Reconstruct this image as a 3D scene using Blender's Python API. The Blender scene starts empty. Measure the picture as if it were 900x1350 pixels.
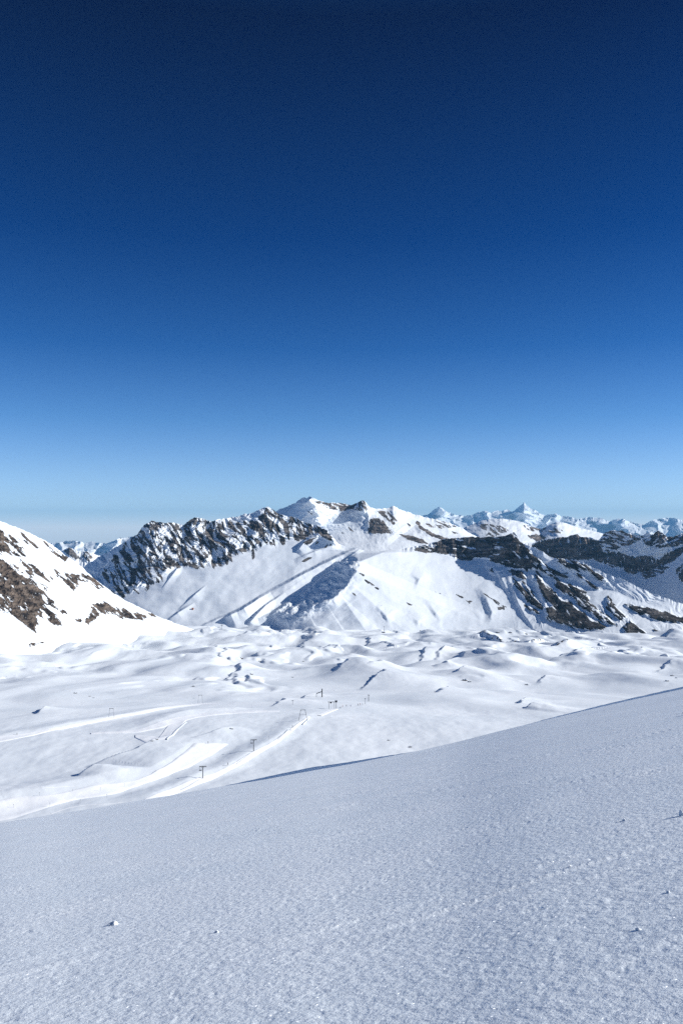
import bpy, bmesh, math, random
import numpy as np
from mathutils import Vector, Matrix

random.seed(4)
scene = bpy.context.scene
COL = scene.collection
F = 1090.0                                   # focal length in photo pixels (900 x 1350)
PITCH = math.atan(20.0 / F)                  # eye level lies on row 695
CP, SP = math.cos(PITCH), math.sin(PITCH)
SUN_AZ, SUN_EL = 88.0, 26.5                  # degrees: azimuth to the right of the view, elevation

# ------------------------------------------------------------------ numeric helpers
def ray(u, v):
    """bearing of a photo pixel as (x, z) per metre of forward distance"""
    x = (np.asarray(u, float) - 450.0) / F
    y = (675.0 - np.asarray(v, float)) / F
    fw = CP - y * SP
    return x / fw, (SP + y * CP) / fw

def row_of(u, t):
    """photo row at which elevation tangent t shows"""
    y = (t * CP - SP) / (CP + t * SP)
    return 675.0 - y * F

_rng = np.random.RandomState(11)
_perm = _rng.permutation(4096).astype(np.int32)
_ang = _rng.rand(4096).astype(np.float32) * 2 * np.pi
_gx, _gy = np.cos(_ang), np.sin(_ang)

def perlin(x, y, seed=0):
    x = np.asarray(x, np.float64); y = np.asarray(y, np.float64)
    xi = np.floor(x).astype(np.int64); yi = np.floor(y).astype(np.int64)
    xf = (x - xi).astype(np.float32); yf = (y - yi).astype(np.float32)
    def g(ix, iy, fx, fy):
        h = _perm[(_perm[(ix + seed * 131) & 4095] + iy * 7 + seed * 17) & 4095]
        return _gx[h] * fx + _gy[h] * fy
    u = xf * xf * xf * (xf * (xf * 6 - 15) + 10); v = yf * yf * yf * (yf * (yf * 6 - 15) + 10)
    a = g(xi, yi, xf, yf); b = g(xi + 1, yi, xf - 1, yf)
    c = g(xi, yi + 1, xf, yf - 1); d = g(xi + 1, yi + 1, xf - 1, yf - 1)
    return ((a + (b - a) * u) * (1 - v) + (c + (d - c) * u) * v) * 1.5

def fbm(x, y, oct=4, seed=0, gain=0.5):
    r = 0; a = 1.0; f = 1.0
    for i in range(oct):
        r = r + a * perlin(x * f, y * f, seed + i * 3); a *= gain; f *= 2.03
    return r

def ridged(x, y, oct=4, seed=0, gain=0.5):
    r = 0; a = 1.0; f = 1.0; n = 0
    for i in range(oct):
        r = r + a * (1 - np.abs(perlin(x * f, y * f, seed + i * 5)) * 2); n += a; a *= gain; f *= 2.07
    return r / n

def sstep(a, b, x):
    t = np.clip((x - a) / (b - a), 0, 1)
    return t * t * (3 - 2 * t)

def lin(pts, x, smooth=0):
    p = np.array(pts, float)
    if smooth:
        k = np.linspace(-1, 1, 9); w = 1 - k * k * 0.8; w /= w.sum()
        return sum(wi * np.interp(x + ki * smooth, p[:, 0], p[:, 1]) for ki, wi in zip(k, w))
    return np.interp(x, p[:, 0], p[:, 1])

def polyline_field(U, V, pts):
    """signed distance (positive on the sun side), amplitude at the nearest point"""
    pts = [tuple(p) for p in pts]
    if pts[-1][1] > pts[0][1]: pts = pts[::-1]          # always run upwards in the picture
    def beyond(p, q, k=.45):                            # taper out past each end
        return (p[0] + (p[0] - q[0]) * k, p[1] + (p[1] - q[1]) * k, 0.0)
    pts = [beyond(pts[0], pts[1])] + pts + [beyond(pts[-1], pts[-2])]
    best = np.full(U.shape, 1e9); sgn = np.ones(U.shape); amp = np.zeros(U.shape)
    for (x0, y0, a0), (x1, y1, a1) in zip(pts[:-1], pts[1:]):
        dx, dy = x1 - x0, y1 - y0; L = dx * dx + dy * dy + 1e-9
        t = np.clip(((U - x0) * dx + (V - y0) * dy) / L, 0, 1)
        ex = U - (x0 + t * dx); ey = V - (y0 + t * dy)
        d = np.sqrt(ex * ex + ey * ey)
        s = np.sign(dx * (V - y0) - dy * (U - x0)) ; s[s == 0] = 1
        m = d < best
        best = np.where(m, d, best); sgn = np.where(m, s, sgn); amp = np.where(m, a0 + (a1 - a0) * t, amp)
    return best * sgn, amp

def rib(U, V, pts, lw, rw):
    """amount a rib stands out: steep on its shaded (left) side, gentle on its sunny side"""
    p = np.array([q[:2] for q in pts]); m = max(lw, rw) + 2
    out = np.zeros(U.shape)
    sel = (U > p[:, 0].min() - m) & (U < p[:, 0].max() + m) & (V > p[:, 1].min() - m) & (V < p[:, 1].max() + m)
    if not sel.any(): return out
    d, a = polyline_field(U[sel], V[sel], pts)
    d = d + min(4.0, .11 * lw) * fbm(U[sel] / 13, V[sel] / 9, 3, 15) * np.exp(-np.clip(d, 0, 60) / 5)       # ragged edge
    k = np.where(d >= 0, np.clip(1 - d / rw, 0, 1), np.clip(1 + d / lw, 0, 1))
    k = np.where(d >= 0, k ** 1.5, k * k * (3 - 2 * k))
    out[sel] = a * k
    return out

def poly_field(U, V, poly, w, gain):
    """rises from -1 well outside the outline to gain well inside it"""
    P = np.array(poly, float); out = np.full(U.shape, -1.0); m = w + 1
    sel = (U > P[:, 0].min() - m) & (U < P[:, 0].max() + m) & (V > P[:, 1].min() - m) & (V < P[:, 1].max() + m)
    if not sel.any(): return out
    x = U[sel]; y = V[sel]; ins = np.zeros(x.shape, bool); best = np.full(x.shape, 1e9)
    for i in range(len(P)):
        x0, y0 = P[i - 1]; x1, y1 = P[i]
        dx, dy = x1 - x0, y1 - y0; L = dx * dx + dy * dy + 1e-9
        t = np.clip(((x - x0) * dx + (y - y0) * dy) / L, 0, 1)
        best = np.minimum(best, np.hypot(x - x0 - t * dx, y - y0 - t * dy))
        c = ((y0 > y) != (y1 > y)); c &= x < (x1 - x0) * (y - y0) / (y1 - y0 + 1e-12) + x0
        ins ^= c
    sd = np.where(ins, best, -best)
    out[sel] = np.clip(sd / w, -1, gain)
    return out

# ------------------------------------------------------------------ object helpers
def tag(o, label=None, cat=None, group=None, kind=None):
    if label: o['label'] = label
    if cat: o['category'] = cat
    if group: o['group'] = group
    if kind: o['kind'] = kind
    return o

def grid_mesh(name, P, mat, attrs=None, wrap=False):
    """P: rows x cols x 3"""
    nr, nc = P.shape[:2]
    me = bpy.data.meshes.new(name)
    me.vertices.add(nr * nc)
    me.vertices.foreach_set('co', P.reshape(-1).astype(np.float32))
    r = np.arange(nr - 1)[:, None]; c = np.arange(nc if wrap else nc - 1)[None, :]
    c1 = (c + 1) % nc
    q = np.stack([r * nc + c, r * nc + c1, (r + 1) * nc + c1, (r + 1) * nc + c], -1).reshape(-1, 4)
    n = len(q)
    me.loops.add(n * 4); me.polygons.add(n)
    me.loops.foreach_set('vertex_index', q.reshape(-1).astype(np.int32))
    me.polygons.foreach_set('loop_start', (np.arange(n) * 4).astype(np.int32))
    me.polygons.foreach_set('use_smooth', np.ones(n, bool))
    me.update(calc_edges=True)
    for k, a in (attrs or {}).items():
        at = me.attributes.new(k, 'FLOAT', 'POINT')
        at.data.foreach_set('value', a.reshape(-1).astype(np.float32))
    me.materials.append(mat)
    o = bpy.data.objects.new(name, me); COL.objects.link(o)
    return o

def bm_obj(name, bm, mat, parent=None, loc=(0, 0, 0), smooth=False):
    me = bpy.data.meshes.new(name)
    bmesh.ops.recalc_face_normals(bm, faces=bm.faces)
    bm.to_mesh(me); bm.free()
    if smooth:
        for p in me.polygons: p.use_smooth = True
    me.materials.append(mat)
    o = bpy.data.objects.new(name, me); COL.objects.link(o)
    o.location = loc
    if parent: o.parent = parent
    return o

def empty(name, loc, rz=0.0):
    o = bpy.data.objects.new(name, None); COL.objects.link(o)
    o.location = loc; o.rotation_euler = (0, 0, rz); o.empty_display_size = 1
    return o

def add_box(bm, c, s, rot=None, bevel=0.0):
    M = Matrix.Translation(c)
    if rot is not None: M = M @ rot
    M = M @ Matrix.Diagonal((s[0], s[1], s[2], 1))
    g = bmesh.ops.create_cube(bm, size=1.0, matrix=M)
    if bevel:
        es = list({e for v in g['verts'] for e in v.link_edges})
        bmesh.ops.bevel(bm, geom=es, offset=bevel, segments=1, affect='EDGES', profile=0.5)

def add_bar(bm, a, b, r0, r1=None, seg=10):
    a = Vector(a); b = Vector(b); d = b - a
    q = d.to_track_quat('Z', 'Y').to_matrix().to_4x4()
    M = Matrix.Translation((a + b) / 2) @ q
    bmesh.ops.create_cone(bm, cap_ends=True, segments=seg, radius1=r0, radius2=r0 if r1 is None else r1,
                          depth=d.length, matrix=M)

def copy_tree(o, parent=None):
    c = o.copy(); COL.objects.link(c)
    if parent: c.parent = parent
    for ch in list(o.children): copy_tree(ch, c)
    return c

# ------------------------------------------------------------------ materials
def new_mat(name):
    m = bpy.data.materials.new(name); m.use_nodes = True
    nt = m.node_tree; nt.nodes.clear()
    out = nt.nodes.new('ShaderNodeOutputMaterial')
    b = nt.nodes.new('ShaderNodeBsdfPrincipled')
    nt.links.new(b.outputs[0], out.inputs['Surface'])
    return m, nt, b

def noise_node(nt, scale, detail, rough=0.5, vec=None, dist=0.0):
    n = nt.nodes.new('ShaderNodeTexNoise'); n.inputs['Scale'].default_value = scale
    n.inputs['Detail'].default_value = detail; n.inputs['Roughness'].default_value = rough
    n.inputs['Distortion'].default_value = dist
    if vec is not None: nt.links.new(vec, n.inputs['Vector'])
    return n

def ramp(nt, fac, stops):
    r = nt.nodes.new('ShaderNodeValToRGB'); nt.links.new(fac, r.inputs[0])
    e = r.color_ramp.elements
    while len(e) < len(stops): e.new(0.5)
    for el, (p, c) in zip(e, stops): el.position = p; el.color = (*c, 1)
    return r

def math_node(nt, op, a, b=None, c=None):
    n = nt.nodes.new('ShaderNodeMath'); n.operation = op
    for i, x in enumerate((a, b, c)):
        if x is None: continue
        if isinstance(x, (int, float)): n.inputs[i].default_value = x
        else: nt.links.new(x, n.inputs[i])
    return n.outputs[0]

SNOW_A, SNOW_B = (0.74, 0.79, 0.84), (0.81, 0.85, 0.89)

def mountain_mat(name, rock_lo, rock_hi, metre, bump=1.0, snow_bump=0.25, tone=False):
    """snow with rock where the 'rock' attribute rises above zero; metre = size of the finest break-up"""
    m, nt, b = new_mat(name)
    tc = nt.nodes.new('ShaderNodeTexCoord'); P = tc.outputs['Object']
    at = nt.nodes.new('ShaderNodeAttribute'); at.attribute_name = 'rock'
    n1 = noise_node(nt, 1.0 / metre, 5, 0.65, P)
    k = math_node(nt, 'MULTIPLY_ADD', math_node(nt, 'SUBTRACT', n1.outputs[0], 0.5), 0.9, at.outputs['Fac'])
    mr = nt.nodes.new('ShaderNodeMapRange'); mr.interpolation_type = 'SMOOTHSTEP'
    mr.inputs['From Min'].default_value = -0.05; mr.inputs['From Max'].default_value = 0.07
    nt.links.new(k, mr.inputs['Value'])
    n2 = noise_node(nt, 0.22 / metre, 6, 0.6, P, 0.4)
    mp = nt.nodes.new('ShaderNodeMapping'); nt.links.new(P, mp.inputs['Vector'])
    mp.inputs['Scale'].default_value = (0.25, 0.25, 1.6); mp.inputs['Rotation'].default_value = (0.12, 0.2, 0)
    n3 = noise_node(nt, 0.5 / metre, 5, 0.6, mp.outputs[0], 0.3)
    rk = ramp(nt, math_node(nt, 'MULTIPLY_ADD', n3.outputs[0], 0.6, math_node(nt, 'MULTIPLY', n2.outputs[0], 0.5)),
              [(0.46, rock_lo), (0.57, tuple((a + c) / 2 for a, c in zip(rock_lo, rock_hi))), (0.67, rock_hi)])
    if tone:                                                      # shade painted into the rock colour of cirque cliffs and cone
        ta = nt.nodes.new('ShaderNodeAttribute'); ta.attribute_name = 'painted_shade'
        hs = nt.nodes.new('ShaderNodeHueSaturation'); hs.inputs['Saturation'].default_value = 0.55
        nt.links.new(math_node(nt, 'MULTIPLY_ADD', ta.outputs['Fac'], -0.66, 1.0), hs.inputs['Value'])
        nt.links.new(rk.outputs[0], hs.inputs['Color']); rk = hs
    n4 = noise_node(nt, 0.05 / metre, 4, 0.5, P)
    sn = ramp(nt, n4.outputs[0], [(0.35, SNOW_A), (0.65, SNOW_B)])
    mx = nt.nodes.new('ShaderNodeMix'); mx.data_type = 'RGBA'
    nt.links.new(mr.outputs[0], mx.inputs['Factor'])
    nt.links.new(sn.outputs[0], mx.inputs['A']); nt.links.new(rk.outputs[0], mx.inputs['B'])
    nt.links.new(mx.outputs['Result'], b.inputs['Base Color'])
    b.inputs['Roughness'].default_value = 0.9; b.inputs['Specular IOR Level'].default_value = 0.02
    bp = nt.nodes.new('ShaderNodeBump'); bp.inputs['Strength'].default_value = 1.0
    bp.inputs['Distance'].default_value = metre
    h = math_node(nt, 'MULTIPLY', math_node(nt, 'ADD', n2.outputs[0], n3.outputs[0]),
                  math_node(nt, 'MULTIPLY_ADD', mr.outputs[0], 1.6 * bump, snow_bump))
    nt.links.new(h, bp.inputs['Height']); nt.links.new(bp.outputs[0], b.inputs['Normal'])
    return m

def snow_mat(name, scale, detail, dist, colA=SNOW_A, colB=SNOW_B, sparkle=False, rough=0.6):
    m, nt, b = new_mat(name)
    tc = nt.nodes.new('ShaderNodeTexCoord'); P = tc.outputs['Object']
    n1 = noise_node(nt, scale, detail, 0.52, P)
    n2 = noise_node(nt, scale * 0.12, 4, 0.5, P)
    sn = ramp(nt, n2.outputs[0], [(0.35, colA), (0.65, colB)])
    nt.links.new(sn.outputs[0], b.inputs['Base Color'])
    b.inputs['Roughness'].default_value = rough; b.inputs['Specular IOR Level'].default_value = 0.05
    bp = nt.nodes.new('ShaderNodeBump'); bp.inputs['Strength'].default_value = 1.0
    bp.inputs['Distance'].default_value = dist
    nt.links.new(n1.outputs[0], bp.inputs['Height'])
    nt.links.new(bp.outputs[0], b.inputs['Normal'])
    if sparkle:                               # crust waves under a loose granular top
        nl = noise_node(nt, 0.8, 3, 0.5, P); nh = noise_node(nt, 11.0, 9, 0.60, P)
        nt.links.new(math_node(nt, 'MULTIPLY_ADD', nl.outputs[0], 1.0, nh.outputs[0]), bp.inputs['Height'])
        bp.inputs['Distance'].default_value = 0.023
    if sparkle:                               # loose ice plates: facets with normals of their own
        vo = nt.nodes.new('ShaderNodeTexVoronoi'); vo.inputs['Scale'].default_value = 95.0
        nt.links.new(P, vo.inputs['Vector'])
        ge = nt.nodes.new('ShaderNodeNewGeometry')
        vm = nt.nodes.new('ShaderNodeVectorMath'); vm.operation = 'SUBTRACT'
        nt.links.new(vo.outputs['Color'], vm.inputs[0]); vm.inputs[1].default_value = (0.5, 0.5, 0.5)
        vs = nt.nodes.new('ShaderNodeVectorMath'); vs.operation = 'SCALE'
        nt.links.new(vm.outputs[0], vs.inputs[0]); vs.inputs['Scale'].default_value = 1.5
        va = nt.nodes.new('ShaderNodeVectorMath'); va.operation = 'ADD'
        nt.links.new(vs.outputs[0], va.inputs[0]); nt.links.new(ge.outputs['Normal'], va.inputs[1])
        vn = nt.nodes.new('ShaderNodeVectorMath'); vn.operation = 'NORMALIZE'
        nt.links.new(va.outputs[0], vn.inputs[0])
        gl = nt.nodes.new('ShaderNodeBsdfGlossy'); gl.inputs['Roughness'].default_value = 0.32
        gl.inputs['Color'].default_value = (0.9, 0.92, 0.95, 1)
        nt.links.new(vn.outputs[0], gl.inputs['Normal'])
        ms = nt.nodes.new('ShaderNodeMixShader')
        ms.inputs[0].default_value = 0.035
        nt.links.new(b.outputs[0], ms.inputs[1]); nt.links.new(gl.outputs[0], ms.inputs[2])
        out = [n for n in nt.nodes if n.type == 'OUTPUT_MATERIAL'][0]
        nt.links.new(ms.outputs[0], out.inputs['Surface'])
    return m

def plain_mat(name, c, rough=0.6, metal=0.0, var=0.2):
    m, nt, b = new_mat(name)
    tc = nt.nodes.new('ShaderNodeTexCoord')
    n = noise_node(nt, 3.0, 4, 0.6, tc.outputs['Object'])
    r = ramp(nt, n.outputs[0], [(0.3, tuple(x * (1 - var) for x in c)), (0.7, tuple(min(1, x * (1 + var)) for x in c))])
    nt.links.new(r.outputs[0], b.inputs['Base Color'])
    b.inputs['Roughness'].default_value = rough; b.inputs['Metallic'].default_value = metal
    return m

M_LEFT = mountain_mat('warm_rock_and_snow', (0.030, 0.026, 0.025), (0.215, 0.17, 0.137), 7.0)
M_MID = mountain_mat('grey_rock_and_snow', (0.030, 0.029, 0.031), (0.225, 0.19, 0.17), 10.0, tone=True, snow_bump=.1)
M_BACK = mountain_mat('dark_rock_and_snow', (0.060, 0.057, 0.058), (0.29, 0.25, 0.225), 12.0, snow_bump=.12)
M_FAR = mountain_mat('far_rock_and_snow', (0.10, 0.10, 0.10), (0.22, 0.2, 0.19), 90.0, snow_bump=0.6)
M_VALLEY = mountain_mat('valley_snow', (0.05, 0.045, 0.042), (0.2, 0.17, 0.14), 5.0, snow_bump=0.10)
M_FG = snow_mat('granular_snow', 2.6, 10, 0.062, (0.81, 0.87, 0.92), (0.86, 0.905, 0.945), sparkle=True)
M_CLOD = snow_mat('packed_snow', 9.0, 8, 0.03)
M_PISTE = snow_mat('groomed_snow', 0.5, 5, 0.10, (0.91, 0.935, 0.965), (0.95, 0.965, 0.985))
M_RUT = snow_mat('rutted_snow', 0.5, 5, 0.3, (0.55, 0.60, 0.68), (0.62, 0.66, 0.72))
M_GROUND = snow_mat('distant_snow', 0.01, 5, 4.0)
M_STEEL = plain_mat('galvanised_steel', (0.17, 0.18, 0.19), 0.45, 0.6)
M_DARK = plain_mat('dark_paint', (0.035, 0.037, 0.042), 0.5)
M_GREY = plain_mat('grey_pole_paint', (0.22, 0.24, 0.27), 0.5)
M_RUBBER = plain_mat('black_rubber', (0.02, 0.02, 0.02), 0.7)
M_ORANGE = plain_mat('orange_paint', (0.42, 0.16, 0.09), 0.6)
M_CLOTH = [plain_mat('dark_ski_clothes', (0.03, 0.035, 0.06), 0.8), plain_mat('red_ski_clothes', (0.25, 0.03, 0.03), 0.8),
           plain_mat('blue_ski_clothes', (0.03, 0.07, 0.22), 0.8)]
M_BOULDER = mountain_mat('boulder_rock', (0.05, 0.045, 0.042), (0.22, 0.18, 0.15), 1.2)

# ------------------------------------------------------------------ lofted mountain sheets
SHEETS = {}
def sheet(key, u0, u1, du, curves, rows, feats=(), disp=None, rock=None, mat=None, label='', back=(500, 0.7), jag=0.0,
          smooth_u=0, seed=1, tone=None, jag_w=9.0, calm=None):
    """a hillside lofted through contour lines (near to far), each with its own true distance"""
    u = np.arange(u0, u1 + du, du)
    Vc = [lin(c[0], u, smooth_u if c is curves[-1] else 24) for c in curves]; Dc = [lin(c[1], u, 45) for c in curves]
    Vs, Ds = [], []
    for i, n in enumerate(rows):
        for k in range(n):
            f = k / n
            Vs.append(Vc[i] * (1 - f) + Vc[i + 1] * f); Ds.append(Dc[i] * (1 - f) + Dc[i + 1] * f)
    Vs.append(Vc[-1]); Ds.append(Dc[-1])
    V = np.array(Vs); D = np.array(Ds)
    if jag:                                                       # small notches along the skyline only
        wj = np.clip(1 - (V - V[-1:]) / 9.0, 0, 1) ** 2
        if calm: wj = wj * (1 - sstep(calm[0] - 8, calm[0] + 4, u) * (1 - sstep(calm[1] - 4, calm[1] + 8, u)))[None]
        V = V + wj * jag * fbm(u / jag_w, u * 0 + seed * 7.3, 4, seed, 0.6)[None]
    U = np.broadcast_to(u, V.shape).copy()
    Dp = np.pad(D, ((6, 6), (0, 0)), mode='edge')                 # soften the folds between contours
    # (edge padding keeps first and last rows near their own distance)
    w = np.hanning(15)[1:-1]; w /= w.sum()
    D = sum(w[i] * Dp[i:i + D.shape[0]] for i in range(13))
    for pts, lw, rw in feats:
        D = D - rib(U, V, pts, lw, rw)
    if disp: D = D - disp(U, V, D)
    R = rock(U, V) if rock else np.full(U.shape, -1.0)
    X, Z = ray(U, V)
    P = np.stack([X * D, D, Z * D], -1)
    SHEETS[key] = (u, V, P)
    bl = []
    for k in (0.1, 0.3, 0.6, 1.0):                                # far side of the mountain
        q = P[-1].copy(); q[:, 1] += back[0] * k; q[:, 0] += back[0] * k * (u - 450) / F
        q[:, 2] -= back[0] * back[1] * k * (0.6 + 0.4 * k); bl.append(q)
    P2 = np.concatenate([P, np.array(bl)], 0)
    R2 = np.concatenate([R, np.full((4, len(u)), -1.0)], 0)
    at = {'rock': R2}
    if tone: at['painted_shade'] = np.concatenate([tone(U, V), np.zeros((4, len(u)))], 0)
    o = grid_mesh('mountain', P2, mat, at)
    tag(o, label, 'mountain', kind='structure')
    return o

def on_sheet(key, u, v):
    us, V, P = SHEETS[key]
    j = int(round((u - us[0]) / (us[1] - us[0])))
    i = int(np.argmin(np.abs(V[:, j] - v)))
    return Vector(P[i, j])

def streak(U, V, ang, along, across, oct=4, seed=0, gain=0.55):
    c, s = math.cos(math.radians(ang)), math.sin(math.radians(ang))
    return fbm((U * c + V * s) / along, (-U * s + V * c) / across, oct, seed, gain)

def zoomed(x0, y0, k, pts): return [(x0 + x / k, y0 + y / k) for x, y in pts]

# ---- left mountain
LM_CREST = [(-260, 600), (-120, 645), (0, 687), (30, 698), (57, 711), (73, 721), (87, 732), (107, 746), (117, 756), (130, 767), (150, 782),
            (167, 792), (187, 802), (207, 812), (233, 822), (253, 829), (277, 838), (310, 848)]
LM_POLYS = [
    (zoomed(0, 680, 5.625, [(-60, 110), (20, 110), (60, 170), (75, 240), (90, 280), (150, 300), (90, 270), (40, 270), (0, 265), (-60, 255)]), 5, .6),
    (zoomed(0, 680, 5.625, [(50, 130), (140, 180), (140, 200), (90, 190)]), 3, .35),
    (zoomed(0, 680, 5.625, [(80, 210), (160, 235), (195, 300), (170, 290), (110, 250)]), 3, .3),
    (zoomed(0, 680, 5.625, [(-60, 330), (60, 350), (130, 400), (220, 480), (330, 560), (335, 690), (320, 760), (280, 720), (260, 850), (180, 800),
                            (80, 720), (0, 680), (-60, 650)]), 6, .62),
    (zoomed(0, 680, 5.625, [(330, 700), (350, 690), (420, 730), (465, 790), (460, 815), (400, 800), (350, 770)]), 3, .5),
    (zoomed(0, 680, 5.625, [(345, 610), (400, 640), (430, 690), (400, 680), (350, 640)]), 3, .1),
    (zoomed(0, 680, 5.625, [(150, 320), (260, 370), (330, 420), (390, 480), (370, 490), (300, 440), (220, 400), (160, 350)]), 3, .2),
    (zoomed(0, 680, 5.625, [(390, 400), (480, 430), (560, 440), (620, 430), (690, 460), (770, 535), (720, 545), (660, 490), (560, 475), (580, 520), (550, 550), (480, 490), (420, 450)]), 3, .22),
    (zoomed(0, 680, 5.625, [(200, 400), (250, 460), (350, 540), (330, 545), (240, 500), (190, 430)]), 3, .15),
    (zoomed(0, 680, 5.625, [(155, 120), (200, 160), (290, 235), (280, 240), (200, 200), (170, 160)]), 2.5, .12),
    (zoomed(0, 680, 5.625, [(330, 195), (380, 235), (450, 300), (430, 300), (370, 250)]), 2.5, .12),
    (zoomed(0, 680, 5.625, [(400, 255), (480, 335), (500, 315), (440, 260)]), 2.5, -.02),
    (zoomed(0, 680, 5.625, [(450, 700), (490, 695), (505, 730), (470, 720)]), 2.5, .5),
    (zoomed(0, 640, 3, [(335, 545), (350, 520), (366, 500), (368, 470), (410, 466), (470, 483), (520, 500), (575, 516), (575, 531), (500, 527), (450, 512), (405, 505), (385, 520), (350, 546)]), 3, .45),
    (zoomed(0, 640, 3, [(586, 508), (605, 503), (618, 520), (600, 517)]), 2, .35),
    (zoomed(0, 640, 3, [(300, 530), (320, 530), (325, 540), (305, 540)]), 2, .3),
    (zoomed(0, 640, 3, [(112, 628), (150, 618), (172, 622), (150, 630), (118, 640)]), 2, .15),
]
def lm_rock(U, V):
    R = np.full(U.shape, -1.0)
    for p, w, g in LM_POLYS: R = np.maximum(R, poly_field(U, V, p, w, g))
    n = streak(U, V, 42, 22, 5, 6, 21, 0.68)
    sp = perlin(U / 2.0, V / 1.6, 77)                              # a few loose stones low on the slope
    R = R + 0.95 * n * (R > -0.999)
    return np.where((sp > 0.78) & (V > 760) & (perlin(U / 30, V / 20, 5) > 0.25), np.maximum(R, 0.05), R)
def lm_disp(U, V, D):
    k = np.full(U.shape, -1.0)
    for p, w, g in LM_POLYS[:9]: k = np.maximum(k, poly_field(U, V, p, w * 2, 1))
    k = np.clip(k + 0.7, 0, 1.5)
    r = ridged((U + .8 * V) / 20, (V - U * .6) / 38, 5, 30, .6)
    return k * 22 * (r - 0.4) + 14 * fbm(U / 60, V / 40, 3, 8) + .8 * fbm(U / 6, V / 5, 3, 9)
sheet('left', -240, 320, 0.55,
      [([(-240, 930), (0, 885), (143, 868), (267, 856), (320, 856)], [(-240, 1500), (0, 1750), (143, 2300), (267, 3050), (320, 3300)]),
       ([(-240, 830), (0, 815), (60, 825), (143, 835), (230, 838), (320, 853)], [(-240, 1800), (0, 2020), (143, 2500), (230, 3050), (320, 3350)]),
       (LM_CREST, [(-240, 2350), (0, 2550), (100, 2750), (200, 3050), (320, 3400)])],
      [70, 250], disp=lm_disp, rock=lm_rock, mat=M_LEFT, jag=0.9, seed=3, smooth_u=4,
      label='nearest mountain at left with brown rock bands on a bright snow slope')

# ---- central massif with its spur, the cirque cliffs and the striped cone
CM_CREST = [(40, 800), (85, 775), (100, 758), (113, 745), (133, 733), (160, 718), (173, 709), (180, 705), (187, 696), (193, 690), (200, 687), (213, 688), (218, 690),
            (230, 689), (238, 692), (241, 693), (247, 688), (257, 682), (267, 684), (277, 687), (290, 684), (300, 683), (317, 680), (333, 675),
            (343, 671), (352, 668), (360, 671), (367, 677), (382, 681), (400, 687), (413, 692), (430, 698), (438, 706), (446, 717), (456, 720),
            (467, 722), (480, 726), (500, 727), (515, 725), (533, 723), (560, 718), (580, 712), (600, 709), (640, 708), (653, 708), (665, 706),
            (672, 703), (677, 702), (681, 707), (684, 714), (690, 717), (700, 720), (713, 727), (727, 735), (743, 737), (767, 741), (780, 747), (800, 757),
            (817, 762), (830, 768), (847, 777), (867, 785), (887, 792), (900, 797), (960, 815), (1080, 850)]
CM_BASE = [(40, 815), (100, 800), (160, 788), (187, 777), (213, 763), (230, 748), (292, 746), (312, 729), (337, 725), (351, 716), (380, 712), (410, 705),
           (440, 718), (456, 726), (467, 727), (480, 730), (500, 730), (515, 728), (533, 727), (558, 728), (587, 730), (603, 738), (633, 736), (653, 741), (673, 748),
           (700, 748), (750, 763), (800, 775), (850, 795), (900, 809), (1080, 858)]
CM_MID = [(40, 815), (100, 802), (160, 788), (210, 766), (260, 750), (320, 735), (380, 724), (440, 724), (480, 730), (515, 728), (558, 728), (600, 735), (640, 738), (673, 747),
          (700, 750), (750, 765), (800, 777), (850, 796), (900, 810), (1080, 858)]
CM_FOOT = [(40, 880), (260, 848), (330, 838), (420, 832), (500, 838), (600, 844), (700, 848), (800, 849), (900, 850), (1080, 872)]
C_FOOT_D = [(40, 3560), (250, 3660), (400, 3720), (470, 3720), (600, 3700), (700, 3610), (800, 3500), (900, 3420), (1080, 3250)]
C_BASE_D = [(40, 4100), (160, 4060), (250, 4170), (330, 4300), (390, 4390), (440, 4380), (480, 4330), (540, 4400), (590, 4400), (640, 4340),
            (680, 4250), (750, 4040), (850, 3840), (1080, 3520)]
C_CREST_D = [(40, 4750), (120, 4550), (180, 4390), (250, 4480), (330, 4600), (390, 4630), (430, 4480), (480, 4370), (525, 4480), (560, 4520), (590, 4495), (640, 4400),
             (680, 4310), (750, 4120), (850, 3910), (1080, 3590)]
def z4(p, A): return [(340 + x / 5.625, 720 + y / 5.625, a) for (x, y), a in zip(p, A)]
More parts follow.
